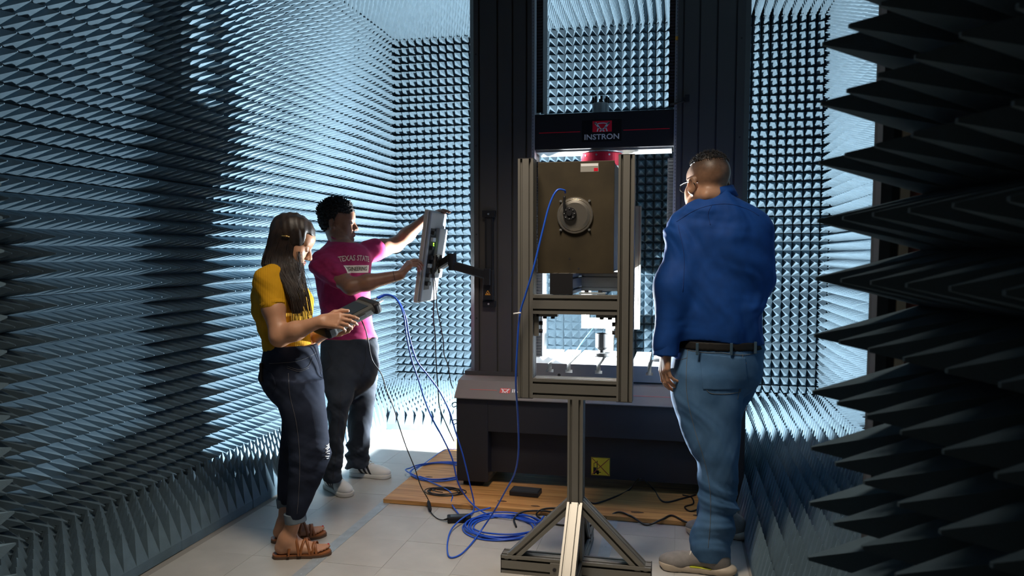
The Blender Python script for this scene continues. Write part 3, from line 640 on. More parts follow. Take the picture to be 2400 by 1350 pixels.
# ------------------------------------------------------------------ open chamber door with foam on its inner face, close to the camera
T1 = at(1914, 600, 1.055)[:2]; dt = np.array([.215, -.977]); dt /= np.linalg.norm(dt); dn = np.array([-dt[1]*-1, 0])
dn = np.array([dt[1], -dt[0]]); dn = dn if dn[0] < 0 else -dn            # towards the opening
A0 = T1-dt*PT/2-dn*(PH+BH)                                               # far edge of the leaf, foam back plane
R = Matrix(((-dt[0], 0, dn[0]), (-dt[1], 0, dn[1]), (0, 1, 0)))          # columns: ax = -dt, ay = up, az = normal
door = bpy.data.objects.new('door_1', None); COL.objects.link(door); tag(door, kind='structure'); door.location = (A0[0], A0[1], 0)
DC = 12
e = -dt
if Vector((e[0], e[1], 0)).cross(Vector((0, 0, 1))).dot(Vector((dn[0], dn[1], 0))) < 0: e = dt
Rm = Matrix(((e[0], 0, dn[0]), (e[1], 0, dn[1]), (0, 1, 0))).to_euler()
def leaf(s, z): q = dt*s; return (q[0], q[1], z)
mb = MB(); p = [(0, 0), (.93, 0)]; q0 = -dn*.002; q1 = -dn*.062
mb.prism([tuple(q0), tuple(dt*.93+q0), tuple(dt*.93+q1), tuple(q1)], (0, 0, .02), EX, EY, EZ, 2.43); mb.build('leaf', SHELL, door)
zr = 1.446-PT/2                                                         # bottom of the row whose tip is at 1.446
one = foam_mesh(1, 1, FOAM, gap=0.0, name='foam_pyramid')
flip = abs(e[0]-dt[0]) > 1e-6
for i in range(DC):
    for k in range(-9, 7):
        inst('foam_pyramid', one, door, leaf((i+1 if flip else i)*PT, zr+k*PT), Rm)
for a, n in ((zr-17*PT, 8), (zr+7*PT, 8)):
    me = foam(DC, n, FOAM); inst('foam_panel', me, door, leaf(DC*PT if flip else 0, a), Rm)
# jamb with contact strips
tr = bpy.data.objects.new('trim_1', None); COL.objects.link(tr); tag(tr, kind='structure')
def jstrip(name, u0, u1, Y, m, dy=.05):
    a, b = at(u0, 640, Y)[0], at(u1, 640, Y)[0]; mb = MB(); mb.box((a, Y, 0), (b, Y+dy, 2.5)); mb.build(name, m, tr)
jstrip('jamb_edge', 2058, 2084, 1.225, mat('jamb_grey', (.045, .05, .058), .7), .03)
jstrip('gasket_gap', 2084, 2104, 1.235, SLOT, .02)
jstrip('contact_strip', 2104, 2126, 1.23, mat('beryllium_copper', (.85, .68, .48), .5, metal=.2), .02)
jstrip('wood_edge', 2126, 2160, 1.235, mat('dark_red_wood', (.12, .02, .012), .5), .05)
jstrip('jamb_back', 2084, 2560, 1.26, SLOT, .12)
# ------------------------------------------------------------------ signed-distance modelling for bodies and clothing
f32 = np.float32
class Field:
    def __init__(s): s.ops = []
    def copy(s): q = Field(); q.ops = list(s.ops); return q
    def _b(s, op, k, lo, hi, fn): s.ops.append((op, k, np.array(lo, float), np.array(hi, float), fn)); return s
    def cone(s, a, b, ra, rb=None, k=.02, op='u', flat=None, side=None):
        """tapered capsule; flat < 1 squeezes it along 'side'"""
        rb = ra if rb is None else rb; a, b = np.array(a, float), np.array(b, float); ab = b-a; L2 = ab@ab+1e-12; R = max(ra, rb)
        if side is not None:
            sd = np.array(side, float); sd = sd-ab*(sd@ab)/L2; sd /= np.linalg.norm(sd)
        def fn(X, Y, Z):
            x, y, z = X-f32(a[0]), Y-f32(a[1]), Z-f32(a[2])
            t = np.clip((x*f32(ab[0])+y*f32(ab[1])+z*f32(ab[2]))/f32(L2), 0, 1)
            dx, dy, dz = x-t*f32(ab[0]), y-t*f32(ab[1]), z-t*f32(ab[2])
            r = f32(ra)+f32(rb-ra)*t
            if side is None: return np.sqrt(dx*dx+dy*dy+dz*dz)-r
            q = dx*f32(sd[0])+dy*f32(sd[1])+dz*f32(sd[2]); w = f32(1/flat**2-1)
            return (np.sqrt(dx*dx+dy*dy+dz*dz+w*q*q)-r)*f32(max(flat, .6))
        return s._b(op, k, np.minimum(a, b)-R, np.maximum(a, b)+R, fn)
    def chain(s, pts, rs, k=.02, **kw):
        for i in range(len(pts)-1): s.cone(pts[i], pts[i+1], rs[i], rs[i+1], k=k, **kw)
        return s
    def ball(s, c, r, k=.02, op='u', R=None):
        """ellipsoid; r scalar or (rx, ry, rz) in frame R (3x3, columns = axes)"""
        c = np.array(c, float); r = np.array([r]*3 if np.isscalar(r) else r, float); R = np.eye(3) if R is None else np.array(R); m = r.max()
        def fn(X, Y, Z):
            x, y, z = X-f32(c[0]), Y-f32(c[1]), Z-f32(c[2])
            l = [x*f32(R[0, i])+y*f32(R[1, i])+z*f32(R[2, i]) for i in range(3)]
            k0 = np.sqrt(sum((l[i]/f32(r[i]))**2 for i in range(3))); k1 = np.sqrt(sum((l[i]/f32(r[i]**2))**2 for i in range(3)))
            return k0*(k0-1)/(k1+f32(1e-6))
        return s._b(op, k, c-m, c+m, fn)
    def loft(s, sl, e1, k=.02, op='u', off=0.0, p=2.0):
        """stack of ellipses; sl rows: (z, cx, cy, r_right, r_depth); e1 = unit 'right' axis in plan"""
        sl = sorted(sl); A = np.array(sl, float); e1 = np.array(e1, float); e2 = np.array([-e1[1], e1[0]])
        t = np.arange(len(A)); tt = np.linspace(0, len(A)-1, 8*len(A)); dense = np.stack([catm(A[:, c], tt) for c in range(5)], 1)
        o = np.argsort(dense[:, 0]); dense = dense[o]; m = A[:, 3:].max()+abs(off)
        lo = np.array([A[:, 1].min()-m, A[:, 2].min()-m, A[:, 0].min()-.0]); hi = np.array([A[:, 1].max()+m, A[:, 2].max()+m, A[:, 0].max()])
        def fn(X, Y, Z):
            z = Z.ravel(); P = [np.interp(z, dense[:, 0], dense[:, c]).astype(f32).reshape(1, 1, -1) for c in range(1, 5)]
            x, y = X-P[0], Y-P[1]; a = x*f32(e1[0])+y*f32(e1[1]); b = x*f32(e2[0])+y*f32(e2[1]); ra, rb = np.maximum(P[2]+f32(off), f32(.004)), np.maximum(P[3]+f32(off), f32(.004))
            if p == 2.0:
                q = np.sqrt((a/ra)**2+(b/rb)**2); g = np.sqrt((a/ra**2)**2+(b/rb**2)**2)+f32(1e-5); d = q*(q-1)/g
            else:
                q = ((np.abs(a)/ra)**p+(np.abs(b)/rb)**p)**f32(1/p); d = (q-1)*np.minimum(ra, rb)
            d = np.where(q < .05, -np.minimum(ra, rb), d)
            return np.maximum(d, np.maximum(Z-f32(hi[2]), f32(lo[2])-Z))
        return s._b(op, k, lo, hi, fn)
    def fn(s, op, k, lo, hi, f): return s._b(op, k, lo, hi, f)
    def cut(s, n, c):
        """keep the side where n.(p-c) < 0"""
        n = np.array(n, float)/np.linalg.norm(n); c = np.array(c, float)
        return s._b('i', 0, [-1e3]*3, [1e3]*3, lambda X, Y, Z: (X-f32(c[0]))*f32(n[0])+(Y-f32(c[1]))*f32(n[1])+(Z-f32(c[2]))*f32(n[2]))
    def grow(s, a): return s._b('d', 0, [-1e3]*3, [1e3]*3, lambda X, Y, Z: f32(-a))
    def folds(s, amp, dirs, win=None):
        """cloth folds: sums of warped sines; dirs rows: (kx, ky, kz, phase, weight)"""
        def fn(X, Y, Z):
            t = 0
            w = np.sin(X*13+Z*9+np.sin(Z*15+Y*8))*.7+np.sin(Y*17-Z*13+1.3)*.6
            for kx, ky, kz, ph, wt in dirs:
                q = np.sin(X*f32(kx)+Y*f32(ky)+Z*f32(kz)+f32(ph)+w*f32(2.0)); t = t+f32(wt)*(q*np.abs(q))
            m = np.sin(X*f32(7)+Y*f32(5)+Z*f32(6))*f32(.4)+f32(.6)
            if win is not None:
                za, zb, sf = win; m = m*np.clip((Z-f32(za))/f32(sf)+f32(.5), 0, 1)*np.clip((f32(zb)-Z)/f32(sf)+f32(.5), 0, 1)
            return f32(amp)*t*m
        return s._b('d', 0, [-1e3]*3, [1e3]*3, fn)
    def eval(s, lo, hi, h):
        lo, hi = np.array(lo, float), np.array(hi, float); n = np.maximum(((hi-lo)/h).astype(int)+1, 4)
        ax = [(lo[i]+h*np.arange(n[i])).astype(f32) for i in range(3)]
        D = np.full(n, .12, f32)
        for op, k, a, b, fn in s.ops:
            pad = k+3*h+(.03 if op == 's' else .0)
            i0 = np.clip(np.floor((a-pad-lo)/h).astype(int), 0, n); i1 = np.clip(np.ceil((b+pad-lo)/h).astype(int)+1, 0, n)
            if (i1 <= i0).any(): continue
            sl = tuple(slice(i0[i], i1[i]) for i in range(3))
            d = fn(ax[0][sl[0]].reshape(-1, 1, 1), ax[1][sl[1]].reshape(1, -1, 1), ax[2][sl[2]].reshape(1, 1, -1)); v = D[sl]
            if op == 'u':
                if k > 0: g = np.maximum(f32(k)-np.abs(v-d), 0)/f32(k); D[sl] = np.minimum(v, d)-g*g*f32(k*.25)
                else: D[sl] = np.minimum(v, d)
            elif op == 's':
                if k > 0: g = np.maximum(f32(k)-np.abs(v+d), 0)/f32(k); D[sl] = np.maximum(v, -d)+g*g*f32(k*.25)
                else: D[sl] = np.maximum(v, -d)
            elif op == 'i': D[sl] = np.maximum(v, d)
            elif op == 'd': D[sl] = v+d
        return D, lo, h
    def nets(s, lo, hi, h):
        D, lo, h = s.eval(lo, hi, h); S_ = D < 0; n = np.array(D.shape)
        c = np.zeros(n-1, np.uint8)
        for i in (0, 1):
            for j in (0, 1):
                for k in (0, 1): c += S_[i:n[0]-1+i, j:n[1]-1+j, k:n[2]-1+k]
        act = (c > 0) & (c < 8); idx = np.argwhere(act)
        if len(idx) == 0: return np.zeros((0, 3)), np.zeros((0, 4), int)
        vid = np.full(act.shape, -1, np.int32); vid[act] = np.arange(len(idx))
        acc = np.zeros((len(idx), 3)); cnt = np.zeros(len(idx))
        cor = [(i, j, k) for i in (0, 1) for j in (0, 1) for k in (0, 1)]
        val = {q: D[idx[:, 0]+q[0], idx[:, 1]+q[1], idx[:, 2]+q[2]] for q in cor}
        for q in cor:
            for a in range(3):
                if q[a]: continue
                r = list(q); r[a] = 1; r = tuple(r); v0, v1 = val[q], val[r]; m = (v0 < 0) != (v1 < 0)
                t = v0[m]/(v0[m]-v1[m]); pt = np.tile(np.array(q, float), (m.sum(), 1)); pt[:, a] += t
                acc[m] += pt; cnt[m] += 1
        V = lo+h*(idx+acc/np.maximum(cnt, 1)[:, None])
        F = []
        for a in range(3):
            b, e = (a+1) % 3, (a+2) % 3
            s0 = [slice(None)]*3; s1 = [slice(None)]*3; s0[a] = slice(0, n[a]-1); s1[a] = slice(1, n[a])
            ch = S_[tuple(s0)] != S_[tuple(s1)]; E = np.argwhere(ch)
            ok = (E[:, b] > 0) & (E[:, b] < n[b]-1) & (E[:, e] > 0) & (E[:, e] < n[e]-1); E = E[ok]
            def cell(db, de): q = E.copy(); q[:, b] += db; q[:, e] += de; return vid[q[:, 0], q[:, 1], q[:, 2]]
            Q = np.stack([cell(-1, -1), cell(0, -1), cell(0, 0), cell(-1, 0)], 1)
            ins = S_[E[:, 0], E[:, 1], E[:, 2]]; Q[~ins] = Q[~ins][:, ::-1]
            F.append(Q)
        return V, np.concatenate(F)
    def build(s, name, m, parent, regions, loc=None):
        """regions: list of (lo, hi, h) boxes, joined as one mesh"""
        Vs, Fs, c = [], [], 0
        for lo, hi, h in regions:
            V, F = s.nets(lo, hi, h); Vs.append(V); Fs.append(F+c); c += len(V)
        V = np.concatenate(Vs); F = np.concatenate(Fs); o = np.zeros(3); q = parent
        while q is not None: o += np.array(q.location); q = q.parent
        V = V-o
        me = bpy.data.meshes.new(name); me.vertices.add(len(V)); me.vertices.foreach_set('co', V.astype(f32).ravel())
        me.loops.add(4*len(F)); me.loops.foreach_set('vertex_index', F.astype(np.int32).ravel()); me.polygons.add(len(F))
        me.polygons.foreach_set('loop_start', np.arange(0, 4*len(F), 4, dtype=np.int32)); me.polygons.foreach_set('use_smooth', np.ones(len(F), bool))
        me.update(calc_edges=True); me.validate(); me.materials.append(m)
        ob = bpy.data.objects.new(name, me); COL.objects.link(ob); ob.parent = parent; return ob
def catm(y, t):
    i = np.clip(np.floor(t).astype(int), 0, len(y)-2); u = t-i; g = lambda j: y[np.clip(j, 0, len(y)-1)]
    a, b, c, d = g(i-1), g(i), g(i+1), g(i+2)
    return .5*((2*b)+(c-a)*u+(2*a-5*b+4*c-d)*u*u+(3*b-a-3*c+d)*u**3)
def view_axis(u):
    r = _ray(u, 600); e = np.array([r[1], -r[0]]); return e/np.linalg.norm(e)
def slices(rows, e1):
    """rows (v, u_left, u_right, Y, r_depth) -> (z, cx, cy, r_right, r_depth)"""
    out = []
    for v, u0, u1, Y, rd in rows:
        a, b = at(u0, v, Y), at(u1, v, Y); c = (a+b)/2; w = abs((b-a)[:2]@e1)/2; out.append((c[2], c[0], c[1], w, rd))
    return out
def rot(yaw, pitch=0.0, roll=0.0):
    return np.array(Matrix.Rotation(yaw, 3, 'Z') @ Matrix.Rotation(pitch, 3, 'Y') @ Matrix.Rotation(roll, 3, 'X'))
class Head:
    """head in its own frame: x forward, y left, z up; origin between the ears at eye height"""
    def __init__(s, c, R, sc=1.0): s.c = np.array(c, float); s.R = R; s.s = sc
    def p(s, x, y, z): return s.c+s.R@(np.array([x, y, z])*s.s)
    def d(s, x, y, z): return s.R@np.array([x, y, z], float)
    def skin(s, F, female=False, ears=(1, -1), lids=0.0, full=1.0):
        q = s.s; R = s.R
        F.ball(s.p(-.015, 0, .038), (.097*q, .077*q, .083*q), R=R, k=.02*q)
        F.ball(s.p(.030, 0, -.030), (.062*q, .060*q, .088*q), R=R, k=.03*q)
        F.ball(s.p(.058, 0, .040), (.040*q, .056*q, .045*q), R=R, k=.02*q)
        j = .046 if female else .052
        for t in (-1, 1):
            F.cone(s.p(-.012, t*j*1.08, -.045), s.p(.020, t*j, -.082), .020*q, .018*q, k=.03*q)
            F.cone(s.p(.020, t*j, -.082), s.p(.068, t*.012, -.104), .018*q*full, .017*q, k=.025*q)
            F.ball(s.p(.058, t*.043, -.028), .022*q, k=.025*q)                       # cheekbone
            F.ball(s.p(.060, t*.030, -.062), .024*q*full, k=.03*q)                   # cheek
            F.ball(s.p(.101, t*.032, .000), .013*q, k=.012*q, op='s')                # eye socket
            F.ball(s.p(.0795, t*.0315, -.002), .0128*q, k=.004*q)                    # lid bulge
            F.ball(s.p(.101, t*.0115, -.041), .0088*q, k=.008*q)                     # nostril wing
            F.cone(s.p(.082, t*.012, .019), s.p(.074, t*.042, .021), .0085*q, .007*q, k=.012*q)   # brow
        F.ball(s.p(.080, 0, -.101), .017*q, k=.015*q)                                # chin
        F.cone(s.p(.088, 0, .008), s.p(.1105, 0, -.033), .0072*q, .0105*q, k=.012*q)   # nose
        F.ball(s.p(.1125, 0, -.037), .0098*q, k=.006*q)
        for y0, y1, z, x, r in ((-.019, 0, -.0655, .0985, .0062), (0, .019, -.0655, .0985, .0062), (-.017, 0, -.0755, .0965, .0070), (0, .017, -.0755, .0965, .0070)):
            a = (x-.010, y0, z-(.001)) if y0 else (x, 0, z); b = (x-.010, y1, z-.001) if y1 else (x, 0, z)
            F.cone(s.p(*a), s.p(*b), r*q*(.6 if y0 else 1), r*q*(.6 if y1 else 1), k=.006*q)
        F.cone(s.p(.105, -.017, -.0706), s.p(.105, .017, -.0706), .0022*q, k=.003*q, op='s')
        F.ball(s.p(.108, .006, -.0455), .0035*q, k=.003*q, op='s'); F.ball(s.p(.108, -.006, -.0455), .0035*q, k=.003*q, op='s')
        for t in ears:
            E = R@rot(t*.5, -.15)
            F.ball(s.p(-.020, t*.084, -.012), (.022*q, .0078*q, .035*q), R=E, k=.008*q)
            F.ball(s.p(-.014, t*.091, -.010), (.011*q, .006*q, .020*q), R=E, k=.006*q, op='s')
            F.ball(s.p(-.012, t*.078, -.036), .0095*q, k=.010*q)
    def lips(s, name, m, parent):
        F = Field(); q = s.s
        for y0, y1, z, x, r in ((-.019, 0, -.0655, .0985, .0066), (0, .019, -.0655, .0985, .0066), (-.017, 0, -.0755, .0965, .0074), (0, .017, -.0755, .0965, .0074)):
            a = (x-.010, y0, z-.001) if y0 else (x, 0, z); b = (x-.010, y1, z-.001) if y1 else (x, 0, z)
            F.cone(s.p(*a), s.p(*b), r*q*(.6 if y0 else 1), r*q*(.6 if y1 else 1), k=.004*q)
        F.cone(s.p(.106, -.017, -.0706), s.p(.106, .017, -.0706), .0024*q, k=.003*q, op='s')
        c = s.p(.095, 0, -.07); return F.build(name, m, parent, [(c-.03, c+.03, .0016)])
    def eyes(s, parent, open_=.5, look=(1, 0, 0), iris=(.03, .015, .008)):
        WH = mat('eye_white', (.50, .47, .44), .4); IR = mat('eye_iris', iris, .15); LID = MATS
        for t in (-1, 1):
            c = s.p(.0805, t*.0315, -.002); o = np.array(parent.location)
            F = Field(); F.ball(c, .0132*s.s, k=0)
            n = s.R@np.array([.25, 0, 1.0]); F.cut(n, s.p(.0805+.011, t*.0315, -.002+.0065*open_)); F.cut(-n, s.p(.0805+.011, t*.0315, -.002-.0055*open_))
            e = F.build('eye', WH, parent, [(c-.016, c+.016, .0011)])
            L = s.R@(np.array(look)/np.linalg.norm(look)); F2 = Field(); F2.ball(c, .0136*s.s, k=0); F2.ball(c+L*.0130*s.s, .0062*s.s, k=0)
            F2.ops[-1] = ('i',)+F2.ops[-1][1:2]+(np.array([-1e3]*3), np.array([1e3]*3))+F2.ops[-1][4:]
            F2.cut(n, s.p(.0805+.011, t*.0315, -.002+.0065*open_)); F2.cut(-n, s.p(.0805+.011, t*.0315, -.002-.0055*open_))
            F2.build('iris', IR, e, [(c-.016, c+.016, .0011)])
            mb = MB(); pts = [s.p(.0805+.0135*math.cos(a)*.98, t*.0315+.0135*math.sin(a), -.002+.0068*open_-.004*abs(math.sin(a))) for a in np.linspace(-.95, .95, 9)]
            mb.tube([p-o for p in pts], .0011, 5); mb.build('eyelashes', mat('lash_black', (.006, .005, .005), .6), parent, fix=False)
    def brows(s, parent, m, w=.0028):
        for t in (-1, 1):
            mb = MB(); o = np.array(parent.location)
            pts = [s.p(.0915, t*.014, .0185), s.p(.0895, t*.022, .0225), s.p(.0845, t*.033, .0245), s.p(.075, t*.046, .020)]
            P = catmull(pts, 6); mb.tube([p-o for p in P], [w*(.6+.8*math.sin(PI*i/(len(P)-1))) for i in range(len(P))], 6); mb.build('eyebrow', m, parent, fix=False)
def hand(F, w, fwd, back, thumb, curls, sc=1.0, th=None, spread=.0):
    """w wrist, fwd towards the fingers, back = back-of-hand normal, thumb = +1 if the thumb is on fwd x back side... returns finger tips"""
    x = np.array(fwd, float); x /= np.linalg.norm(x); z = np.array(back, float); z -= x*(z@x); z /= np.linalg.norm(z); y = np.cross(z, x)*thumb
    L = lambda a, b, c: np.array(w)+(x*a+y*b+z*c)*sc
    kn = [(.088, .030), (.092, .0105), (.087, -.0095), (.079, -.028)]; ln = [(.043, .026, .021), (.047, .029, .022), (.043, .027, .021), (.034, .021, .018)]; tips = []
    for i, ((kx, ky), ll) in enumerate(zip(kn, ln)):
        F.cone(L(.004, ky*.62, 0), L(kx, ky, .001), .0140*sc, .0118*sc, k=.014*sc)
        p = L(kx, ky, .001); an = 0.0; r = .0098 if i < 3 else .0086
        sp = spread*(1.5-i)
        for sgi, l in enumerate(ll):
            an += math.radians(curls[i][sgi]); d = (x*math.cos(an)-z*math.sin(an)); d = d*math.cos(sp)+y*math.sin(sp); q = p+d*l*sc
            F.cone(p, q, (r-.0010*sgi)*sc, (r-.0010*(sgi+1))*sc, k=.0035*sc); p = q
        tips.append(p)
    tb = th or [(.55, .75, -.35), (.80, .45, -.40), (.95, .15, -.30)]; p = L(.018, .022, -.008)
    F.cone(L(.01, .01, -.004), p, .016*sc, .0145*sc, k=.014*sc)
    for sgi, (d, l) in enumerate(zip(tb, (.046, .034, .028))):
        d = np.array(d)/np.linalg.norm(d); q = p+(x*d[0]+y*d[1]+z*d[2])*l*sc; F.cone(p, q, (.0135-.0016*sgi)*sc, (.0120-.0018*sgi)*sc, k=.008*sc); p = q
    tips.append(p); return tips
def bbox(pts, pad): P = np.array(pts); return P.min(0)-pad, P.max(0)+pad

def skin_mat(name, col, col2):
    m = mat(name, col, .48, var=.2, vscale=26, col2=col2, bump=.06, bscale=260, spec=.45); b = m.node_tree.nodes['Principled BSDF']
    b.inputs['Subsurface Weight'].default_value = .12; b.inputs['Subsurface Radius'].default_value = (.012, .005, .003); b.inputs['Subsurface Scale'].default_value = .6
    return m
SK_W = skin_mat('skin_tan', (.40, .20, .115), (.47, .245, .145)); SK_M = skin_mat('skin_dark_brown', (.16, .075, .045), (.21, .10, .062)); SK_B = skin_mat('skin_light_brown', (.42, .22, .13), (.50, .275, .17))
def denim(name, col, col2):
    m = mat(name, col, .85, var=.2, vscale=7, col2=col2, bump=.25, bscale=700, spec=.2); return m
# ------------------------------------------------------------------ shoes
def shoe(parent, heel, toe, L, F_up_mat, sole_mat, name='shoe', width=.098, style='court'):
    """heel, toe: floor points; builds upper, sole, laces as children of parent"""
    heel = np.array([heel[0], heel[1], 0.0]); toe = np.array([toe[0], toe[1], 0.0]); x = toe-heel; x /= np.linalg.norm(x); y = np.cross((0, 0, 1), x)
    w = lambda a, b, c: heel+x*a+y*b+np.array([0, 0, c])
    lo = np.minimum(w(-.03, 0, 0), w(L+.03, 0, 0))-.09; hi = np.maximum(w(-.03, 0, 0), w(L+.03, 0, 0))+.09; lo[2] = .0; hi[2] = .16
    sh = .026 if style == 'court' else .030; W2 = width/2
    def upper(F, g=0.0):
        F.ball(w(.052, 0, .046), (.050+g, W2*.78+g, .052+g), R=np.stack([x, y, (0, 0, 1)], 1), k=.02)
        F.cone(w(.052, 0, .085), w(.075, 0, .095), .032+g, .034+g, k=.03)
        F.cone(w(.09, 0, .060), w(L-.09, 0, .040), .042+g, .036+g, k=.03)
        F.ball(w(L-.075, .004, .034), (.075+g, W2*.96+g, .036+g), R=np.stack([x, y, (0, 0, 1)], 1), k=.02)
        return F
    F = upper(Field()); F.cut((0, 0, -1), (0, 0, sh*.6)); up = F.build(name, F_up_mat, parent, [(lo, hi, .0035)])
    S2 = Field()
    S2.cone(w(.046, 0, sh/2), w(.10, 0, sh/2), .046, .040, k=.02); S2.cone(w(.10, 0, sh/2), w(L-.055, .003, sh/2), .040, .050, k=.02); S2.ball(w(L-.06, .003, sh/2), (.060, W2, .05), R=np.stack([x, y, (0, 0, 1)], 1), k=.015)
    if style == 'court': S2.cut((0, 0, 1), (0, 0, sh))
    else: S2.cut((x[0]*-.03, x[1]*-.03, 1), w(L*.5, 0, sh*1.0)); S2.ball(w(.03, 0, sh*.7), (.055, .050, .028), R=np.stack([x, y, (0, 0, 1)], 1), k=.01); S2.ball(w(L+.02, 0, -.004), (.05, .08, .022), R=np.stack([x, y, (0, 0, 1)], 1), k=.01, op='s')
    S2.cut((0, 0, -1), (0, 0, .0008)); so = S2.build('sole', sole_mat, parent, [(lo, hi, .0035)])
    o = np.array(parent.location)
    for i in range(4):
        a = L*.38+i*.022; zt = .112-.011*i-.004*(i > 1); mb = MB()
        mb.tube([w(a, -.024, zt-.012)-o, w(a+.004, -.010, zt)-o, w(a+.010, .010, zt)-o, w(a+.014, .024, zt-.012)-o], .0033, 6); mb.build('lace', mat('lace_white', (.68, .65, .58), .8), up, fix=False)
    for q in (-1, 1):
        mb = MB(); c = w(L*.38, q*.012, .112); mb.tube([p-o for p in catmull([w(L*.38, 0, .112), c+np.array([0, 0, .012]), c+y*q*.022-np.array([0, 0, .004]), w(L*.40, q*.020, .100), w(L*.40, 0, .110)], 5)], .0026, 6); mb.build('lace', MATS['lace_white'], up, fix=False)
    if style == 'court':
        for i in range(3):
            G = upper(Field(), .0018); c = w(L*.34+i*.030, 0, .045); n = x*.86+np.array([0, 0, .5]); n /= np.linalg.norm(n)
            G.cut(n, c+n*.0075); G.cut(-n, c-n*.0075); G.cut((0, 0, -1), (0, 0, sh)); G.cut((0, 0, 1), (0, 0, .085))
            G.cone(w(0, 0, .10), w(L, 0, .085), .030, .034, k=0, op='s')
            cc = w(L*.34+i*.03, 0, .05); G.build('stripe', mat('stripe_black', (.012, .012, .014), .5), up, [(cc-.075, cc+.075, .0035)])
        G = upper(Field(), .0018); G.cut(x, w(.035, 0, 0)); G.cut((0, 0, -1), (0, 0, .055)); cc = w(.02, 0, .07); G.build('heel_tab', MATS['stripe_black'], up, [(cc-.06, cc+.06, .0035)])
    else:
        G = S2.copy(); G.grow(.0015); G.cut(x, w(L*.56, 0, 0)); G.cut(-x, w(L*.26, 0, 0)); G.cut((0, 0, -1), (0, 0, sh*.85)); cc = w(L*.46, 0, .02); G.build('sole_accent', mat('accent_lime', (.45, .48, .02), .5), so, [(cc-.08, cc+.08, .0035)])
        G = S2.copy(); G.grow(.001); G.cut((0, 0, 1), (0, 0, .006)); G.build('outsole', mat('outsole_black', (.02, .02, .02), .7), so, [(lo, hi, .004)])
    return up
# ================================================================== the woman with the handheld analyser
wo = thing('person', 'person with long dark hair in mustard top holding a handheld analyser', 'person', (-1.80, 3.2, 0))
e1 = view_axis(690); wy = math.radians(20)
HW = Head(at(684, 566, 3.20), rot(wy, math.radians(27)), .97)
shirt_rows = [(618, 648, 674, 3.21, .05), (634, 622, 690, 3.21, .115), (655, 601, 708, 3.20, .155), (682, 590, 727, 3.20, .160), (705, 589, 736, 3.20, .152), (735, 594, 734, 3.20, .140), (770, 604, 728, 3.20, .128), (800, 614, 730, 3.20, .128), (825, 621, 744, 3.20, .140), (852, 616, 750, 3.20, .15)]
SH = slices(shirt_rows, e1)
rs, re, rw = at(627, 658, 3.075), at(655, 790, 3.015), at(752, 753, 3.045)
ls, le, lw = at(680, 652, 3.36), at(716, 800, 3.40), at(760, 782, 3.20)
body = Field()
body.loft(SH, e1, off=-.012)
body.cone(at(655, 630, 3.21), HW.p(-.025, 0, -.055), .050, .047, k=.03); HW.skin(body, True, ears=())
body.chain([rs, rs*.5+re*.5, re], [.046, .047, .039], k=.03); body.chain([re, re*.62+rw*.38, rw], [.040, .039, .026], k=.03)
body.chain([ls, le], [.045, .038], k=.03); body.chain([le, le*.62+lw*.38, lw], [.039, .038, .026], k=.03)
# device frame: long axis, face normal
dv0, dv1 = at(752, 772, 3.10), at(868, 712, 3.30); dax = (dv1-dv0)/np.linalg.norm(dv1-dv0); dup = np.array([-.30, -.62, .72]); dup -= dax*(dup@dax); dup /= np.linalg.norm(dup); dsd = np.cross(dup, dax)   # dsd: towards far side
if dsd[1] < 0: dsd = -dsd
dC = (dv0+dv1)/2
curlW = [(18, 22, 14), (30, 30, 22), (38, 36, 26), (44, 40, 28)]
fw = at(800, 752, 3.05)-rw
tipsR = hand(body, rw, fw, np.array([-.35, -.85, .45]), 1, curlW, .96, th=[(.70, .60, -.20), (.92, .38, -.25), (1, .1, -.3)])
tipsL = hand(body, lw, at(815, 772, 3.22)-lw, np.array([.1, .5, -.85]), 1, [(10, 30, 30)]*4, .93)
legs = {}
near_rows = [(890, 640, 758, 3.13, .088), (930, 646, 761, 3.13, .086), (970, 660, 766, 3.12, .080), (1016, 672, 770, 3.12, .070), (1060, 677, 774, 3.11, .064), (1090, 678, 770, 3.11, .061), (1120, 677, 757, 3.10, .058), (1152, 675, 742, 3.10, .054), (1185, 672, 726, 3.09, .050), (1212, 671, 714, 3.09, .047)]
far_rows = [(890, 636, 735, 3.28, .085), (930, 645, 735, 3.29, .082), (983, 661, 734, 3.30, .074), (1033, 658, 724, 3.30, .066), (1070, 655, 717, 3.31, .062), (1110, 652, 708, 3.32, .058), (1150, 651, 696, 3.33, .052), (1178, 652, 690, 3.33, .047)]
pel_rows = [(806, 627, 744, 3.20, .138), (830, 618, 748, 3.20, .155), (858, 611, 753, 3.20, .168), (885, 612, 757, 3.20, .170), (912, 622, 758, 3.20, .160), (938, 640, 756, 3.20, .13), (962, 672, 740, 3.20, .07), (985, 690, 722, 3.20, .03)]
NR, FR, PR = slices(near_rows, e1), slices(far_rows, e1), slices(pel_rows, e1)
body.loft(NR, e1, off=-.012); body.loft(FR, e1, off=-.012); body.loft(PR, e1, off=-.014)
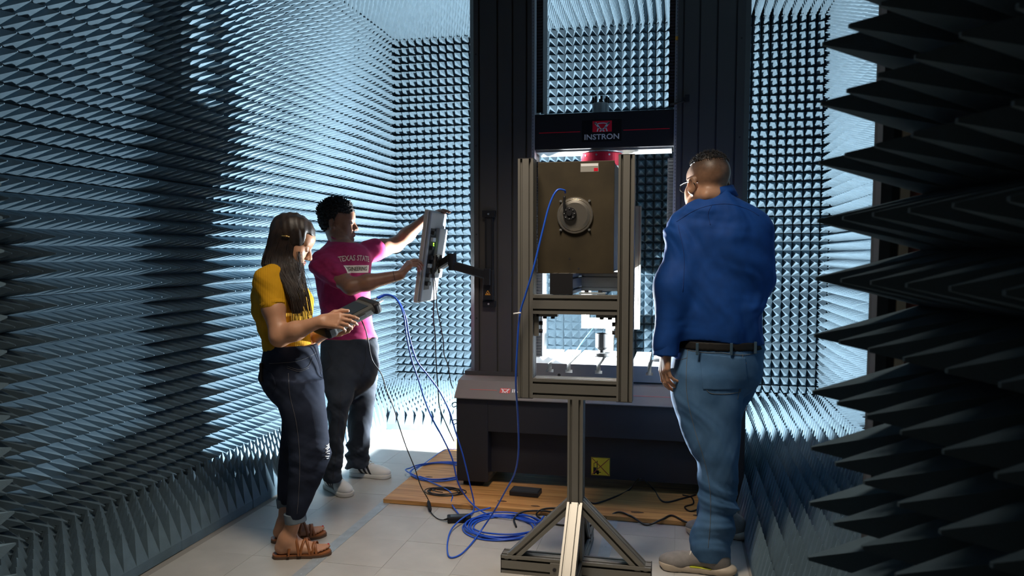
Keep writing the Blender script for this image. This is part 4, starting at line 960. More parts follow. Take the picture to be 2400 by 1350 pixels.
def foot(F, heel, toe, ankle_top, r0):
    heel, toe = np.array([*heel[:2], .0]), np.array([*toe[:2], .0]); x = (toe-heel)/np.linalg.norm(toe-heel); y = np.cross((0, 0, 1), x); L = np.linalg.norm(toe-heel)
    w = lambda a, b, c: heel+x*a*L+y*b+np.array([0, 0, c])
    F.cone(ankle_top, w(.21, 0, .085), r0, .034, k=.02); F.cone(w(.21, 0, .085), w(.13, 0, .050), .034, .030, k=.025); F.ball(w(.125, 0, .046), (.034, .030, .028), R=np.stack([x, y, (0, 0, 1)], 1), k=.02)
    F.cone(w(.22, 0, .078), w(.62, 0, .046), .032, .022, k=.03, flat=.8, side=(0, 0, 1)); F.cone(w(.3, .012, .046), w(.68, .018, .036), .024, .019, k=.02); F.cone(w(.3, -.014, .042), w(.64, -.024, .034), .022, .017, k=.02)
    for i, (b, l, r) in enumerate(((.028, .955, .0105), (.010, .94, .0082), (-.005, .90, .0078), (-.019, .85, .0075), (-.031, .79, .0075))): F.cone(w(.66, b*.9, .034), w(l, b, .030), r*1.05, r, k=.006)
    return w
hR, tR = gnd(647, 1307), gnd(771, 1299); hL, tL = gnd(643, 1270), gnd(760, 1255)
tR = hR+(tR-hR)*(.245/np.linalg.norm(tR-hR)); tL = hL+(tL-hL)*(.245/np.linalg.norm(tL-hL))
wRf = foot(body, hR, tR, at(691, 1215, 3.09), .033); wLf = foot(body, hL, tL, at(670, 1180, 3.33), .033)
hlo, hhi = bbox([HW.c], .17)
aLo, aHi = bbox([re, rw, *tipsR, *tipsL, lw, le, rs], .055)
regs = [((-2.15, 2.85, .0), (-1.45, 3.60, 1.02), .008), ((-2.15, 2.85, .985), (-1.35, 3.60, 1.30), .008), ((-2.15, 2.85, 1.30), (-1.45, 3.60, 1.66), .006)]
BW = body
wb_ = body.build('body', SK_W, wo, [((-2.16, 2.90, .0), (-1.36, 3.52, 1.66), .0036)])
HW.lips('lips', mat('lip_rose', (.30, .09, .07), .4), wo)
LA = mat('lash_black', (.006, .005, .005), .6)
for t in (-1, 1):
    mb = MB(); o = np.array(wo.location); mb.tube([HW.p(.0795+.0145*math.cos(a), t*.0315+.0145*math.sin(a), -.0055-.003*math.cos(a))-o for a in np.linspace(-1, 1, 9)], .0014, 5); mb.build('eyelashes', LA, wo, fix=False)
HAIRW = mat('dark_brown_hair', (.009, .0055, .0045), .5, var=.5, vscale=30, col2=(.030, .017, .011), spec=.4)
HW.brows(wo, HAIRW, .0022)
# mustard ribbed top
TOP = mat('mustard_rib_knit', (.50, .255, .008), .85, spec=.2)
def rib(m):
    nt = m.node_tree; b = nt.nodes['Principled BSDF']; tc = nt.nodes.new('ShaderNodeTexCoord'); mp = nt.nodes.new('ShaderNodeMapping'); mp.inputs['Rotation'].default_value = (0, 0, -.5)
    wv_ = nt.nodes.new('ShaderNodeTexWave'); wv_.bands_direction = 'X'; wv_.inputs['Scale'].default_value = 42; wv_.inputs['Distortion'].default_value = .3
    bp = nt.nodes.new('ShaderNodeBump'); bp.inputs['Strength'].default_value = .5; bp.inputs['Distance'].default_value = .002
    nt.links.new(tc.outputs['Object'], mp.inputs[0]); nt.links.new(mp.outputs[0], wv_.inputs[0]); nt.links.new(wv_.outputs['Fac'], bp.inputs['Height']); nt.links.new(bp.outputs[0], b.inputs['Normal'])
rib(TOP)
F = Field(); F.loft(SH, e1); se = rs+(re-rs)*.43
F.chain([rs+np.array([.02, .03, .02]), rs, se], [.058, .056, .0565], k=.035); F.chain([ls, ls+(le-ls)*.42], [.056, .055], k=.03)
F.folds(.0045, [(40, 0, 60, 0, 1.0), (25, 30, -55, 1, .7)])
F.cut((re-rs), se+(re-rs)*.02/np.linalg.norm(re-rs)) if False else None
hemn = np.cross(at(744, 816, 3.2)-at(623, 839, 3.2), (0, 1, 0)); hemn = hemn if hemn[2] < 0 else -hemn
F.cut(hemn, at(680, 829, 3.2))
F.ball(at(672, 612, 3.20), (.066, .085, .03), k=.01, op='s')
# sleeve cut: keep only above the cuff line near the arm
cuffn = (re-rs)/np.linalg.norm(re-rs)
top = F.build('knit_top', TOP, wo, [((-2.20, 2.90, .95), (-1.40, 3.60, 1.44), .0048)])
F = Field(); F.cone(se-cuffn*.004, se+cuffn*.018, .0580, .0585, k=0); F.cut(cuffn, se+cuffn*.010); F.cut(-cuffn, se-cuffn*.008); lo, hi = bbox([se], .085); F.build('sleeve_hem', TOP, top, [(lo, hi, .003)])
# jeans
DN_W = denim('dark_indigo_denim', (.007, .010, .022), (.020, .028, .052))
J = Field(); J.loft(PR, e1, off=.003); J.loft(NR, e1, k=.03, off=.002); J.loft(FR, e1, k=.015, off=.002)
J.folds(.0034, [(30, 40, 70, 0, 1.0), (-45, 20, 85, 2, .8), (70, 20, 30, 1, .5)], win=(.34, .58, .10)); J.folds(.0022, [(60, 30, 40, 0, 1.0), (-40, 10, 95, 2, .7)], win=(.05, .34, .08)); J.folds(.0028, [(50, 20, 60, 0, 1.0), (-60, 0, 70, 2, .7)], win=(.72, 1.1, .12))
je = J.build('jeans', DN_W, wo, [((-2.15, 2.90, .10), (-1.45, 3.55, 1.02), .0055)])
def ring(F, c, n, r, t, sq=None): F.cone(np.array(c)-np.array(n)*t, np.array(c)+np.array(n)*t, r, r, k=0); F.cut(n, np.array(c)+np.array(n)*t); F.cut(-np.array(n), np.array(c)-np.array(n)*t); return F
CUF = denim('faded_denim_cuff', (.09, .12, .15), (.16, .20, .24))
for (u, v, Y, r) in ((692, 1212, 3.09, .0495), (671, 1176, 3.33, .0478)):
    c = at(u, v, Y); G = ring(Field(), c, np.array([.12, 0, -.99])/np.linalg.norm([.12, 0, -.99]), r, .023); G.folds(.002, [(60, 60, 40, 0, 1)]); lo, hi = bbox([c], .075); G.build('rolled_cuff', CUF, je, [(lo, hi, .0035)])
o = np.array(wo.location); vdir = np.array([-e1[1], e1[0], 0])                       # frayed rip at the knee
for i, (u0, u1, v) in enumerate(((764, 772, 1046), (762, 772, 1051), (765, 773, 1055), (763, 773, 1061), (766, 773, 1066), (762, 772, 1071), (765, 771, 1076))):
    P = drape(je, [at(u0+(u1-u0)*t, v+1.5*math.sin(i+t*3), 3.10) for t in np.linspace(0, 1, 6)], vdir, .0015)
    if len(P) > 2: mb = MB(); mb.tube([p-o for p in P], .0023, 5); mb.build('frayed_thread', mat('frayed_white_thread', (.55, .55, .56), .9), je, fix=False)
G = J.copy(); G.grow(.0035); c = at(621, 895, 3.06)                               # back pocket
G.ball(c, (.075, .10, .062), k=0); G.ops[-1] = ('i', 0, np.array([-1e3]*3), np.array([1e3]*3), G.ops[-1][4]); lo, hi = bbox([c], .11); G.build('back_pocket', DN_W, je, [(lo, hi, .005)])
ph = thing('phone', 'black phone sticking out of the back pocket of the woman in mustard', 'phone', tuple(at(614, 862, 3.085)), .35); mb = MB(); mb.box((-.005, -.035, -.06), (.005, .035, .026), .003); mb.build('case', BLACK, ph); MB().box((-.0058, -.031, -.055), (-.005, .031, .021)).build('glass', mat('phone_glass', (.01, .01, .012), .1), ph)
# stitch lines of the front pocket and side seam, laid on the denim
o = np.array(wo.location); vdir = np.array([-e1[1], e1[0], 0])
for seq in ([(672, 852), (700, 862), (722, 858), (733, 840)], [(672, 856), (700, 866), (724, 862)], [(676, 868), (680, 920), (694, 980), (702, 1060), (700, 1140), (696, 1190)], [(632, 846), (700, 842), (742, 832)]):
    P = drape(je, catmull([at(u, v, 3.12) for u, v in seq], 8), vdir)
    if len(P) > 3: mb = MB(); mb.tube([p-o for p in P], .0011, 5); mb.build('stitching', mat('denim_stitch', (.09, .09, .10), .8), je, fix=False)
# sandals
LEA = mat('tan_leather', (.25, .085, .025), .45, var=.2, vscale=25); SOL = mat('brown_sole', (.09, .05, .03), .6)
def sandal(wf, label=None):
    o = np.array(wo.location); c = wf(0, 0, 0); outline = [(-.06, -.012), (-.06, .012), (0, .028), (.2, .033), (.45, .031), (.7, .045), (.88, .042), (1.0, .022), (1.03, 0), (.99, -.022), (.86, -.042), (.65, -.044), (.4, -.034), (.15, -.033), (0, -.028)]
    pts = [wf(a, b, 0) for a, b in outline]; P = catmull(pts+[pts[0]], 4)[:-1]
    mb = MB(); mb.prism([(p[0]-o[0], p[1]-o[1]) for p in P], (0, 0, .001), EX, EY, EZ, .012); so = mb.build('sandal_sole', SOL, wo)
    mb = MB(); mb.prism([((p[0]-c[0])*.985+c[0]-o[0], (p[1]-c[1])*.985+c[1]-o[1]) for p in P], (0, 0, .0125), EX, EY, EZ, .008); mb.build('footbed', LEA, so)
    for a0, a1, h, w_ in ((.24, .46, .108, .0065), (.44, .26, .108, .0065), (.46, .64, .082, .006), (.64, .48, .082, .006), (.68, .76, .064, .007), (.76, .68, .063, .006)):
        arc = []
        for i in range(13):
            t = i/12; a = a0+(a1-a0)*t; b = -.040+.080*t; arc.append(wf(a, -.043*math.cos(PI*t)*(1-.12*math.sin(PI*t)), .016+(h-.016)*math.sin(PI*t)**.85)-o)
        m2 = MB(); n = len(arc); x = wf(1, 0, 0)-wf(0, 0, 0); x /= np.linalg.norm(x); vs = []; fs = []
        for p in arc:
            up = np.array([0, 0, 1.0]); vs += [p-x*w_, p+x*w_, p+x*w_+up*.003, p-x*w_+up*.003]
        for i in range(n-1):
            for k in range(4): fs.append((i*4+k, i*4+(k+1) % 4, i*4+4+(k+1) % 4, i*4+4+k))
        m2.add(vs, fs, True); m2.build('strap', LEA, so)
    nl = wf(.965, .028, .040)-o; mb = MB(); mb.rev([(0, .0015), (.004, .001), (.0055, -.001)], nl, (.3, .1, .9), 10); mb.build('toenail', mat('red_nail_polish', (.5, .01, .02), .2), wo)
sandal(wRf); sandal(wLf)
# hair: cap, falling mass and surface strands
HR = [(504, 684, 694, 3.20, .02), (511, 663, 711, 3.20, .050), (522, 648, 726, 3.20, .068), (540, 637, 736, 3.20, .079), (556, 632, 722, 3.20, .083), (575, 628, 709, 3.20, .086), (600, 619, 707, 3.20, .092), (620, 613, 710, 3.19, .098), (640, 626, 712, 3.17, .100), (662, 647, 716, 3.15, .090), (690, 664, 718, 3.12, .066), (712, 674, 714, 3.11, .040), (735, 684, 704, 3.10, .018)]
HS = slices(HR, e1); F = Field(); F.loft(HS, e1, k=.015)
F.ball(HW.p(-.015, 0, .042), (.106, .086, .090), R=HW.R, k=.02)
F.fn('s', .008, HW.p(.05, 0, -.05)-.14, HW.p(.05, 0, -.05)+.14, (lambda X, Y, Z, c=HW.c, R=HW.R: np.maximum(f32(.0685)-f32(.28)*((X-f32(c[0]))*f32(R[0, 2])+(Y-f32(c[1]))*f32(R[1, 2])+(Z-f32(c[2]))*f32(R[2, 2]))-((X-f32(c[0]))*f32(R[0, 0])+(Y-f32(c[1]))*f32(R[1, 0])+(Z-f32(c[2]))*f32(R[2, 0])), ((X-f32(c[0]))*f32(R[0, 2])+(Y-f32(c[1]))*f32(R[1, 2])+(Z-f32(c[2]))*f32(R[2, 2]))-f32(.066))))
F.folds(.0020, [(190, 110, 6, 0, 1.0), (125, -90, 4, 2, .8)])
hair = F.build('hair', HAIRW, wo, [(np.array([-2.2, 2.95, 1.05]), np.array([-1.45, 3.45, 1.63]), .0045)])
rg = random.Random(3); mb = MB(); o = np.array(wo.location); SR = HR[:-3]+[(695, 664, 724, 3.12, .070), (730, 670, 730, 3.10, .055), (770, 676, 734, 3.09, .045)]; tab_ = np.array(slices(SR, e1))[::-1] if False else np.array([slices([r], e1)[0] for r in SR]); vv = [r[0] for r in SR]
for i in range(420):
    f = rg.random()**.9; end = rg.uniform(650, 765) if f > .26 else rg.uniform(606, 650); pts = []; wob = rg.uniform(-1, 1); drift = rg.uniform(-.10, .16)
    for v in np.arange(508, end, 11):
        z, cx, cy, r1, r2 = [np.interp(v, vv, tab_[:, c]) if False else float(np.interp(v, vv, tab_[:, c])) for c in range(5)]
        ff = min(max(f+drift*max(0, (v-600)/150)+.012*wob*math.sin(v*.05+i), .01), .99); a = -1+2*ff; dpt = math.sqrt(max(0, 1-a*a)); g = 1.05+.025*math.sin(i)
        e2 = np.array([-e1[1], e1[0]]); q = np.array([cx, cy])+e1*a*r1*g-e2*dpt*r2*g; pts.append(np.array([q[0], q[1], z])-o)
    if len(pts) > 4: mb.tube(pts, [.0023*(1-.75*k/len(pts)) for k in range(len(pts))], 5)
for i in range(18):                                                                  # loose front strands
    u0, u1 = rg.uniform(699, 711), rg.uniform(700, 744); Y0 = rg.uniform(3.08, 3.20); v1 = rg.uniform(660, 752)
    P = catmull([at(u0-4, 590, Y0), at(u0, 625, Y0-.01), at(u0*.6+u1*.4+rg.uniform(-4, 4), 660, Y0-.02), at(u1+rg.uniform(-3, 3), v1, Y0-.04)], 5); mb.tube([p-o for p in P], [.0014*(1-.7*k/len(P)) for k in range(len(P))], 4)
tag(mb.build('hair_strands', HAIRW, wo, fix=False), kind='stuff')
mb = MB(); er = HW.p(-.02, -.088, .012); mb.tube([p-o for p in (er+HW.d(-.018, -.004, -.004), er+HW.d(0, -.008, .004), er+HW.d(.014, -.004, .008))], .0032, 6); mb.build('hair_clip', mat('gold_pin', (.7, .45, .15), .3, metal=.8), wo, fix=False)
# handheld analyser in her hands
an = thing('handheld_analyser', 'grey handheld analyser with rubber ends held by the woman in mustard', 'analyser', tuple(dC))
def dbox(name, m, a, b, parent=None, bev=.0):
    bm = bmesh.new(); bmesh.ops.create_cube(bm, size=1.0)
    for v in bm.verts: v.co = [(a[i]+b[i])/2+v.co[i]*(b[i]-a[i]) for i in range(3)]
    if bev: bmesh.ops.bevel(bm, geom=bm.edges[:], offset=bev, segments=3, profile=.5, affect='EDGES')
    for v in bm.verts: v.co = Vector(dax*v.co.x+dsd*v.co.y+dup*v.co.z)
    return MB().bm(bm).build(name, m, parent or an)
hl = np.linalg.norm(dv1-dv0)/2
case = dbox('case', mat('analyser_grey', (.045, .046, .043), .7, spec=.3), (-hl, -.075, -.028), (hl, .075, .022), None, .018)
dbox('rubber_end', BLACK, (-hl-.012, -.08, -.033), (-hl+.045, .08, .026), case, .016); dbox('rubber_end', BLACK, (hl-.03, -.08, -.033), (hl+.014, .08, .026), case, .016)
dbox('screen', mat('dim_screen', (.012, .014, .016), .55, spec=.2), (-.02, -.06, .0215), (hl-.045, .06, .0235), case)
dbox('keypad', mat('keypad_dark', (.03, .03, .03), .6), (-hl+.055, -.06, .0215), (-.03, .06, .0232), case)
for i in range(3):
    for j in range(4): dbox('key', SILVER, (-hl+.062+i*.018, -.05+j*.026, .0225), (-hl+.074+i*.018, -.034+j*.026, .0255), case, .0015)
for y in (-.03, .02):
    mb = MB(); p = dax*(hl+.012)+dsd*y; mb.tube([p, p+dax*.018, p+dax*.018, p+dax*.04], [.008, .008, .006, .005], 12); mb.build('rf_connector', ALU_B, case, fix=False)
dbox('vent', SLOT, (-.03, -.0805, -.012), (.06, -.075, .002), case)
# ================================================================== the man in the maroon shirt
ma = thing('person', 'person in maroon printed shirt adjusting the monitor with both hands', 'person', (-1.9, 4.15, 0))
e1 = view_axis(810); HM = Head(at(794, 521, 4.35), rot(math.radians(10), math.radians(3)), 1.03)
rows = [(560, 772, 818, 4.28, .065), (574, 762, 850, 4.28, .115), (590, 746, 866, 4.28, .145), (612, 737, 872, 4.28, .150), (645, 737, 870, 4.28, .145), (690, 745, 869, 4.28, .135), (730, 752, 871, 4.28, .130), (770, 752, 878, 4.28, .132), (800, 751, 885, 4.28, .136), (830, 752, 887, 4.28, .138)]
SH = slices(rows, e1)
rs, re, rw = at(757, 622, 4.13), at(822, 671, 4.05), at(938, 645, 4.15)
ls, le, lw = at(862, 590, 4.43), at(928, 573, 4.58), at(1003, 508, 4.60)
B = Field(); B.loft(SH, e1, off=-.012)
B.cone(at(797, 572, 4.28), HM.p(-.025, 0, -.05), .062, .058, k=.03); HM.skin(B, False)
B.chain([rs, rs*.5+re*.5, re], [.056, .058, .046], k=.03); B.chain([re, re*.65+rw*.35, rw], [.047, .046, .029], k=.03)
B.chain([ls, ls*.5+le*.5, le], [.055, .055, .045], k=.03); B.chain([le, le*.65+lw*.35, lw], [.045, .045, .029], k=.03)
tR_ = hand(B, rw, at(976, 600, 4.20)-rw, np.array([-.55, -.65, .45]), 1, [(32, 38, 20), (36, 42, 24), (44, 46, 28), (50, 50, 30)], 1.03, th=[(.80, .55, -.25), (.92, .30, -.35), (.95, .1, -.35)], spread=.05)
tL_ = hand(B, lw, at(1043, 487, 4.53)-lw, np.array([-.5, -.1, .85]), -1, [(8, 16, 12), (10, 18, 12), (12, 20, 14), (14, 22, 16)], 1.03, spread=.06)
nr = [(815, 762, 836, 4.22, .085), (842, 757, 838, 4.18, .095), (868, 756, 838, 4.14, .098), (900, 760, 833, 4.09, .094), (932, 767, 827, 4.01, .087), (970, 770, 815, 3.99, .080), (1016, 770, 808, 3.97, .076), (1060, 765, 804, 3.96, .074), (1095, 757, 801, 3.96, .072), (1124, 757, 800, 3.96, .074)]
fr = [(815, 814, 880, 4.27, .085), (842, 811, 886, 4.29, .095), (868, 810, 886, 4.31, .098), (900, 814, 883, 4.31, .094), (935, 817, 878, 4.28, .088), (961, 818, 875, 4.29, .084), (1000, 818, 869, 4.30, .078), (1040, 815, 865, 4.31, .075), (1070, 813, 864, 4.31, .074), (1092, 812, 865, 4.31, .076)]
pr = [(792, 754, 884, 4.26, .130), (820, 753, 887, 4.25, .142), (850, 754, 887, 4.23, .150), (880, 757, 885, 4.21, .150), (904, 772, 872, 4.20, .11), (926, 796, 846, 4.20, .06), (945, 812, 830, 4.20, .02)]
NR, FR, PR = slices(nr, e1), slices(fr, e1), slices(pr, e1)
B.loft(NR, e1, off=-.018); B.loft(FR, e1, off=-.018); B.loft(PR, e1, off=-.014)
hlo, hhi = bbox([HM.c], .18); r1 = bbox([re, rw, rs, *tR_], .065); r2 = bbox([le, lw, ls, *tL_], .065)
hlo[2] = at(797, 590, 4.28)[2]
for q_ in (gnd(790, 1150), gnd(845, 1115)): pass
B.build('body', SK_M, ma, [((-2.26, 3.80, .06), (-1.25, 4.74, 1.80), .0038)])
HM.lips('lips', mat('lip_brown', (.20, .075, .06), .4), ma); HM.eyes(ma, .5, (1, .1, -.05))
HAIRM = mat('black_curly_hair', (.008, .007, .007), .7, var=.4, vscale=60, spec=.3)
HM.brows(ma, HAIRM, .0030)
def local(h, i): return lambda X, Y, Z: (X-f32(h.c[0]))*f32(h.R[0, i])+(Y-f32(h.c[1]))*f32(h.R[1, i])+(Z-f32(h.c[2]))*f32(h.R[2, i])
F = Field(); F.ball(HM.p(-.018, 0, .050), (.112*1.03, .090*1.03, .098*1.03), R=HM.R, k=0); F.ball(HM.p(-.065, 0, -.005), (.050, .068, .060), R=HM.R, k=.03)
lx, lz = local(HM, 0), local(HM, 2)
F._b('i', 0, [-1e3]*3, [1e3]*3, lambda X, Y, Z: np.maximum(f32(.062)-lz(X, Y, Z)+(lx(X, Y, Z)-f32(.035))*f32(-.10), -(lx(X, Y, Z)*f32(-1))-f32(.088)) if False else np.minimum(np.maximum(f32(.058)-lz(X, Y, Z), lx(X, Y, Z)-f32(.090)), np.maximum(lx(X, Y, Z)+f32(.012)-lz(X, Y, Z)*f32(.45), f32(-.070)-lz(X, Y, Z))))
F._b('d', 0, [-1e3]*3, [1e3]*3, lambda X, Y, Z: f32(.0045)*(np.sin(X*330+np.sin(Z*140)*2)*np.sin(Y*350+np.sin(X*120)*2)+np.sin(Z*340+np.sin(Y*150)*2)*.8))
F.build('hair', HAIRM, ma, [(*bbox([HM.p(0, 0, .05)], .16), .0030)])
mb = MB(); rg = random.Random(5); o = np.array(ma.location)                          # short twisted curls standing off the crown
for i in range(520):
    a = rg.uniform(0, 2*PI); c = rg.uniform(-.15, 1); s_ = math.sqrt(1-c*c) if c < 1 else 0
    n = np.array([s_*math.cos(a), s_*math.sin(a), c])
    if (n[0] > .35 and c < .55) or (n[0] > .0 and c < .2): continue
    p = HM.p(-.018+.112*n[0], .090*n[1], .050+.098*n[2]); d = HM.R@(n+np.array([rg.uniform(-.4, .4), rg.uniform(-.4, .4), .2+rg.uniform(-.2, .3)])); d /= np.linalg.norm(d); l = rg.uniform(.008, .018)
    t = np.cross(d, (.3, .5, .8)); mb.tube([p-d*.006-o, p+d*l*.5+t*.003-o, p+d*l-t*.002-o], [.0042, .0036, .0016], 5)
tag(mb.build('curls', HAIRM, ma, fix=False), kind='stuff')
MAR = mat('maroon_jersey', (.26, .018, .085), .85, var=.12, vscale=30, spec=.2)
F = Field(); F.loft(SH, e1); se = rs+(re-rs)*.50; F.chain([rs+np.array([.03, .05, .03]), rs, se], [.072, .072, .076], k=.04)
sl_ = ls+(le-ls)*.28; F.chain([ls, sl_], [.072, .074], k=.04)
F.folds(.0055, [(30, 10, 45, 0, 1.0), (-25, 30, 50, 2, .8), (70, 0, 10, 1, .35)])
F.cut(np.cross(at(886, 797, 4.28)-at(751, 812, 4.28), (0, 1, 0))*(-1 if np.cross(at(886, 797, 4.28)-at(751, 812, 4.28), (0, 1, 0))[2] > 0 else 1), at(820, 805, 4.28))
F.ball(at(806, 563, 4.27), (.078, .078, .040), k=.012, op='s')
shirt = F.build('tee_shirt', MAR, ma, [((-2.35, 3.80, .88), (-1.40, 4.76, 1.62), .0052)])
mb = MB(); c = at(803, 571, 4.29); nk = [c+HM.R@np.array([.068*math.cos(a), .070*math.sin(a), .012-.026*math.cos(a)]) for a in np.linspace(0, 2*PI, 29)[:-1]]; mb.tube([p-o for p in nk], .0075, 8, closed=True); mb.build('collar', MAR, shirt)
mb = MB(); nk = [c+HM.R@np.array([.072*math.cos(a)+.012, .074*math.sin(a), .016-.060*max(0, math.cos(a))**2-.02*math.cos(a)]) for a in np.linspace(0, 2*PI, 49)[:-1]]; mb.tube([p-o for p in nk], .0022, 6, closed=True); mb.build('neck_chain', mat('fine_gold_chain', (.75, .65, .45), .3, metal=.8), ma)
# printed chest lettering, wrapped on the cloth
fd = np.array([math.cos(math.radians(-32)), math.sin(math.radians(-32)), 0]); rt = np.array([-fd[1], fd[0], 0]); cc = at(846, 605, 4.16)
from mathutils.bvhtree import BVHTree
_bm = bmesh.new(); _bm.from_mesh(shirt.data); BV = BVHTree.FromBMesh(_bm); _bm.free()
def chest(name, me, m, z):
    for v in me.vertices:
        x, y, zz = v.co; q = cc+rt*x+np.array([0, 0, 1])*(y+z-x*x*.9*(name == 'print_top')); q = q+fd*.15; v.co = Vector(q-o)
    me.materials.clear(); me.materials.append(m); ob = bpy.data.objects.new(name, me); COL.objects.link(ob); ob.parent = shirt
    dirv = Vector(-fd)
    for v in me.vertices:
        hit = BV.ray_cast(v.co, dirv)
        if hit[0] is not None: v.co = hit[0]-dirv*(.0022 if name != 'print_box' else .0012)
    return ob
def densify(me, n=2):
    bm = bmesh.new(); bm.from_mesh(me); bmesh.ops.triangulate(bm, faces=bm.faces[:])
    for _ in range(n): bmesh.ops.subdivide_edges(bm, edges=[e for e in bm.edges if e.calc_length() > .012], cuts=1, use_grid_fill=False); bmesh.ops.triangulate(bm, faces=bm.faces[:])
    bm.to_mesh(me); bm.free(); return me
PRT = mat('cream_print', (.70, .66, .58), .8)
chest('print_top', densify(text_mesh('TEXAS STATE', .045, xs=.76, bold=.0012)), PRT, .0)
g = bpy.data.meshes.new('box'); bm = bmesh.new(); bmesh.ops.create_grid(bm, x_segments=24, y_segments=6, size=.5)
for v in bm.verts: v.co.x *= .205; v.co.y *= .046
bm.to_mesh(g); bm.free(); chest('print_box', g, PRT, -.066)
chest('print_bottom', densify(text_mesh('ENGINEERING', .034, xs=.80, bold=.0008)), mat('print_dark', (.10, .07, .06), .8), -.066)
DN_M = denim('charcoal_denim', (.014, .018, .026), (.030, .037, .049))
J = Field(); J.loft(PR, e1, off=.003); J.loft(NR, e1, k=.03, off=.004); J.loft(FR, e1, k=.02, off=.004)
J.folds(.0060, [(30, 40, 55, 0, 1.0), (-45, 20, 62, 2, .9), (60, 20, 25, 1, .5)], win=(.0, .60, .15)); J.folds(.0045, [(45, 20, 50, 0, 1.0), (-50, 0, 60, 2, .7)], win=(.60, 1.1, .15))
je = J.build('jeans', DN_M, ma, [((-2.3, 3.75, .05), (-1.5, 4.55, .98), .0055)])
vd = np.array([-e1[1], e1[0], 0])
for seq in ([(858, 812), (857, 845), (846, 878)], [(768, 818), (778, 845), (765, 862)], [(800, 905), (796, 960), (790, 1030), (782, 1090)]):
    P = drape(je, catmull([at(u, v, 4.15) for u, v in seq], 8), vd)
    if len(P) > 3: mb = MB(); mb.tube([p-o for p in P], .0016, 5); mb.build('stitching', mat('seam_dark', (.015, .017, .022), .8), je, fix=False)
WSH = mat('white_leather', (.66, .65, .62), .45, var=.06, vscale=20); WSO = mat('white_rubber', (.60, .58, .53), .6)
hR, tR = gnd(758, 1134), gnd(818, 1166); x = tR-hR; x /= np.linalg.norm(x); shoe(ma, tR-x*.285, tR, .285, WSH, WSO, 'sneaker')
hL, tL = gnd(808, 1112), gnd(915, 1121); x = tL-hL; x /= np.linalg.norm(x); shoe(ma, tL-x*.285, tL, .285, WSH, WSO, 'sneaker')
mb = MB(); a = re*.12+rw*.88; n = (rw-re)/np.linalg.norm(rw-re); s1 = np.cross(n, EZ); s1 /= np.linalg.norm(s1); s2 = np.cross(n, s1); mb.tube([a+(s1*math.cos(t)+s2*math.sin(t))*.034-o for t in np.linspace(0, 2*PI, 25)[:-1]], .0012, 5, closed=True); mb.build('thread_bracelet', SLOT, ma)
# ================================================================== the man in the blue shirt
bl = thing('person', 'person in royal blue shirt and jeans standing with back to the camera', 'person', (.12, 3.5, 0))
e1 = view_axis(1670); HB = Head(at(1658, 430, 3.50), rot(math.radians(120), math.radians(2)), 1.10)
rows = [(452, 1648, 1716, 3.50, .085), (468, 1622, 1734, 3.50, .110), (486, 1598, 1756, 3.50, .130), (508, 1580, 1776, 3.50, .145), (545, 1574, 1792, 3.50, .155), (600, 1576, 1797, 3.50, .165), (660, 1580, 1795, 3.50, .172), (720, 1581, 1791, 3.50, .178), (765, 1582, 1790, 3.50, .176), (796, 1584, 1788, 3.50, .168), (815, 1584, 1788, 3.50, .16)]
SH = slices(rows, e1)
rs, re, rw = at(1609, 540, 3.47), at(1574, 672, 3.40), at(1561, 822, 3.36)           # his left arm
ls, le, lw = at(1762, 540, 3.50), at(1780, 652, 3.50), at(1752, 690, 3.76)
B = Field(); B.loft(SH, e1, off=-.032); B.cone(at(1676, 478, 3.50), HB.p(-.03, 0, -.05), .074, .070, k=.03); HB.skin(B, False, full=1.25)
B.cone(HB.p(-.068, -.045, -.058), HB.p(-.068, .045, -.058), .020, k=.03)                 # fold of the nape
B.chain([rs, re, rw], [.05, .044, .030], k=.02)
tB = hand(B, rw+np.array([0, 0, .005]), at(1556, 905, 3.34)-rw, np.array([-.85, -.45, 0]), -1, [(14, 22, 16), (16, 26, 18), (20, 28, 20), (24, 30, 20)], 1.06, th=[(.75, .55, -.3), (.9, .25, -.3), (.97, .0, -.2)])
hlo, hhi = bbox([HB.c], .19); r1 = bbox([rw, *tB], .04)
def fade():
    m = skin_mat('skin_fade_haircut', (.42, .22, .13), (.50, .275, .17)); nt = m.node_tree; b = nt.nodes['Principled BSDF']; src = b.inputs['Base Color'].links[0].from_socket
    tc = nt.nodes.new('ShaderNodeTexCoord'); sx = nt.nodes.new('ShaderNodeSeparateXYZ'); nt.links.new(tc.outputs['Object'], sx.inputs[0])
    n = nt.nodes.new('ShaderNodeTexNoise'); n.inputs['Scale'].default_value = 55; n.inputs['Detail'].default_value = 4; nt.links.new(tc.outputs['Object'], n.inputs['Vector'])
    a = nt.nodes.new('ShaderNodeMath'); a.operation = 'MULTIPLY_ADD'; nt.links.new(n.outputs['Fac'], a.inputs[0]); a.inputs[1].default_value = .05; nt.links.new(sx.outputs['Z'], a.inputs[2])
    mr = nt.nodes.new('ShaderNodeMapRange'); z = HB.c[2]; mr.inputs[1].default_value = z-.030; mr.inputs[2].default_value = z+.105; nt.links.new(a.outputs[0], mr.inputs[0])
    mx = nt.nodes.new('ShaderNodeMix'); mx.data_type = 'RGBA'; nt.links.new(mr.outputs[0], mx.inputs[0]); nt.links.new(src, mx.inputs[6]); mx.inputs[7].default_value = (.075, .040, .022, 1); nt.links.new(mx.outputs[2], b.inputs['Base Color']); return m
BLUE_BODY = B
HAIRB = mat('dark_short_hair', (.014, .010, .008), .5, spec=.5); o = np.array(bl.location)
F = Field(); F.ball(HB.p(-.015, 0, .039), (.0985*1.1, .0785*1.1, .0855*1.1), R=HB.R, k=0); lz, lx = local(HB, 2), local(HB, 0)
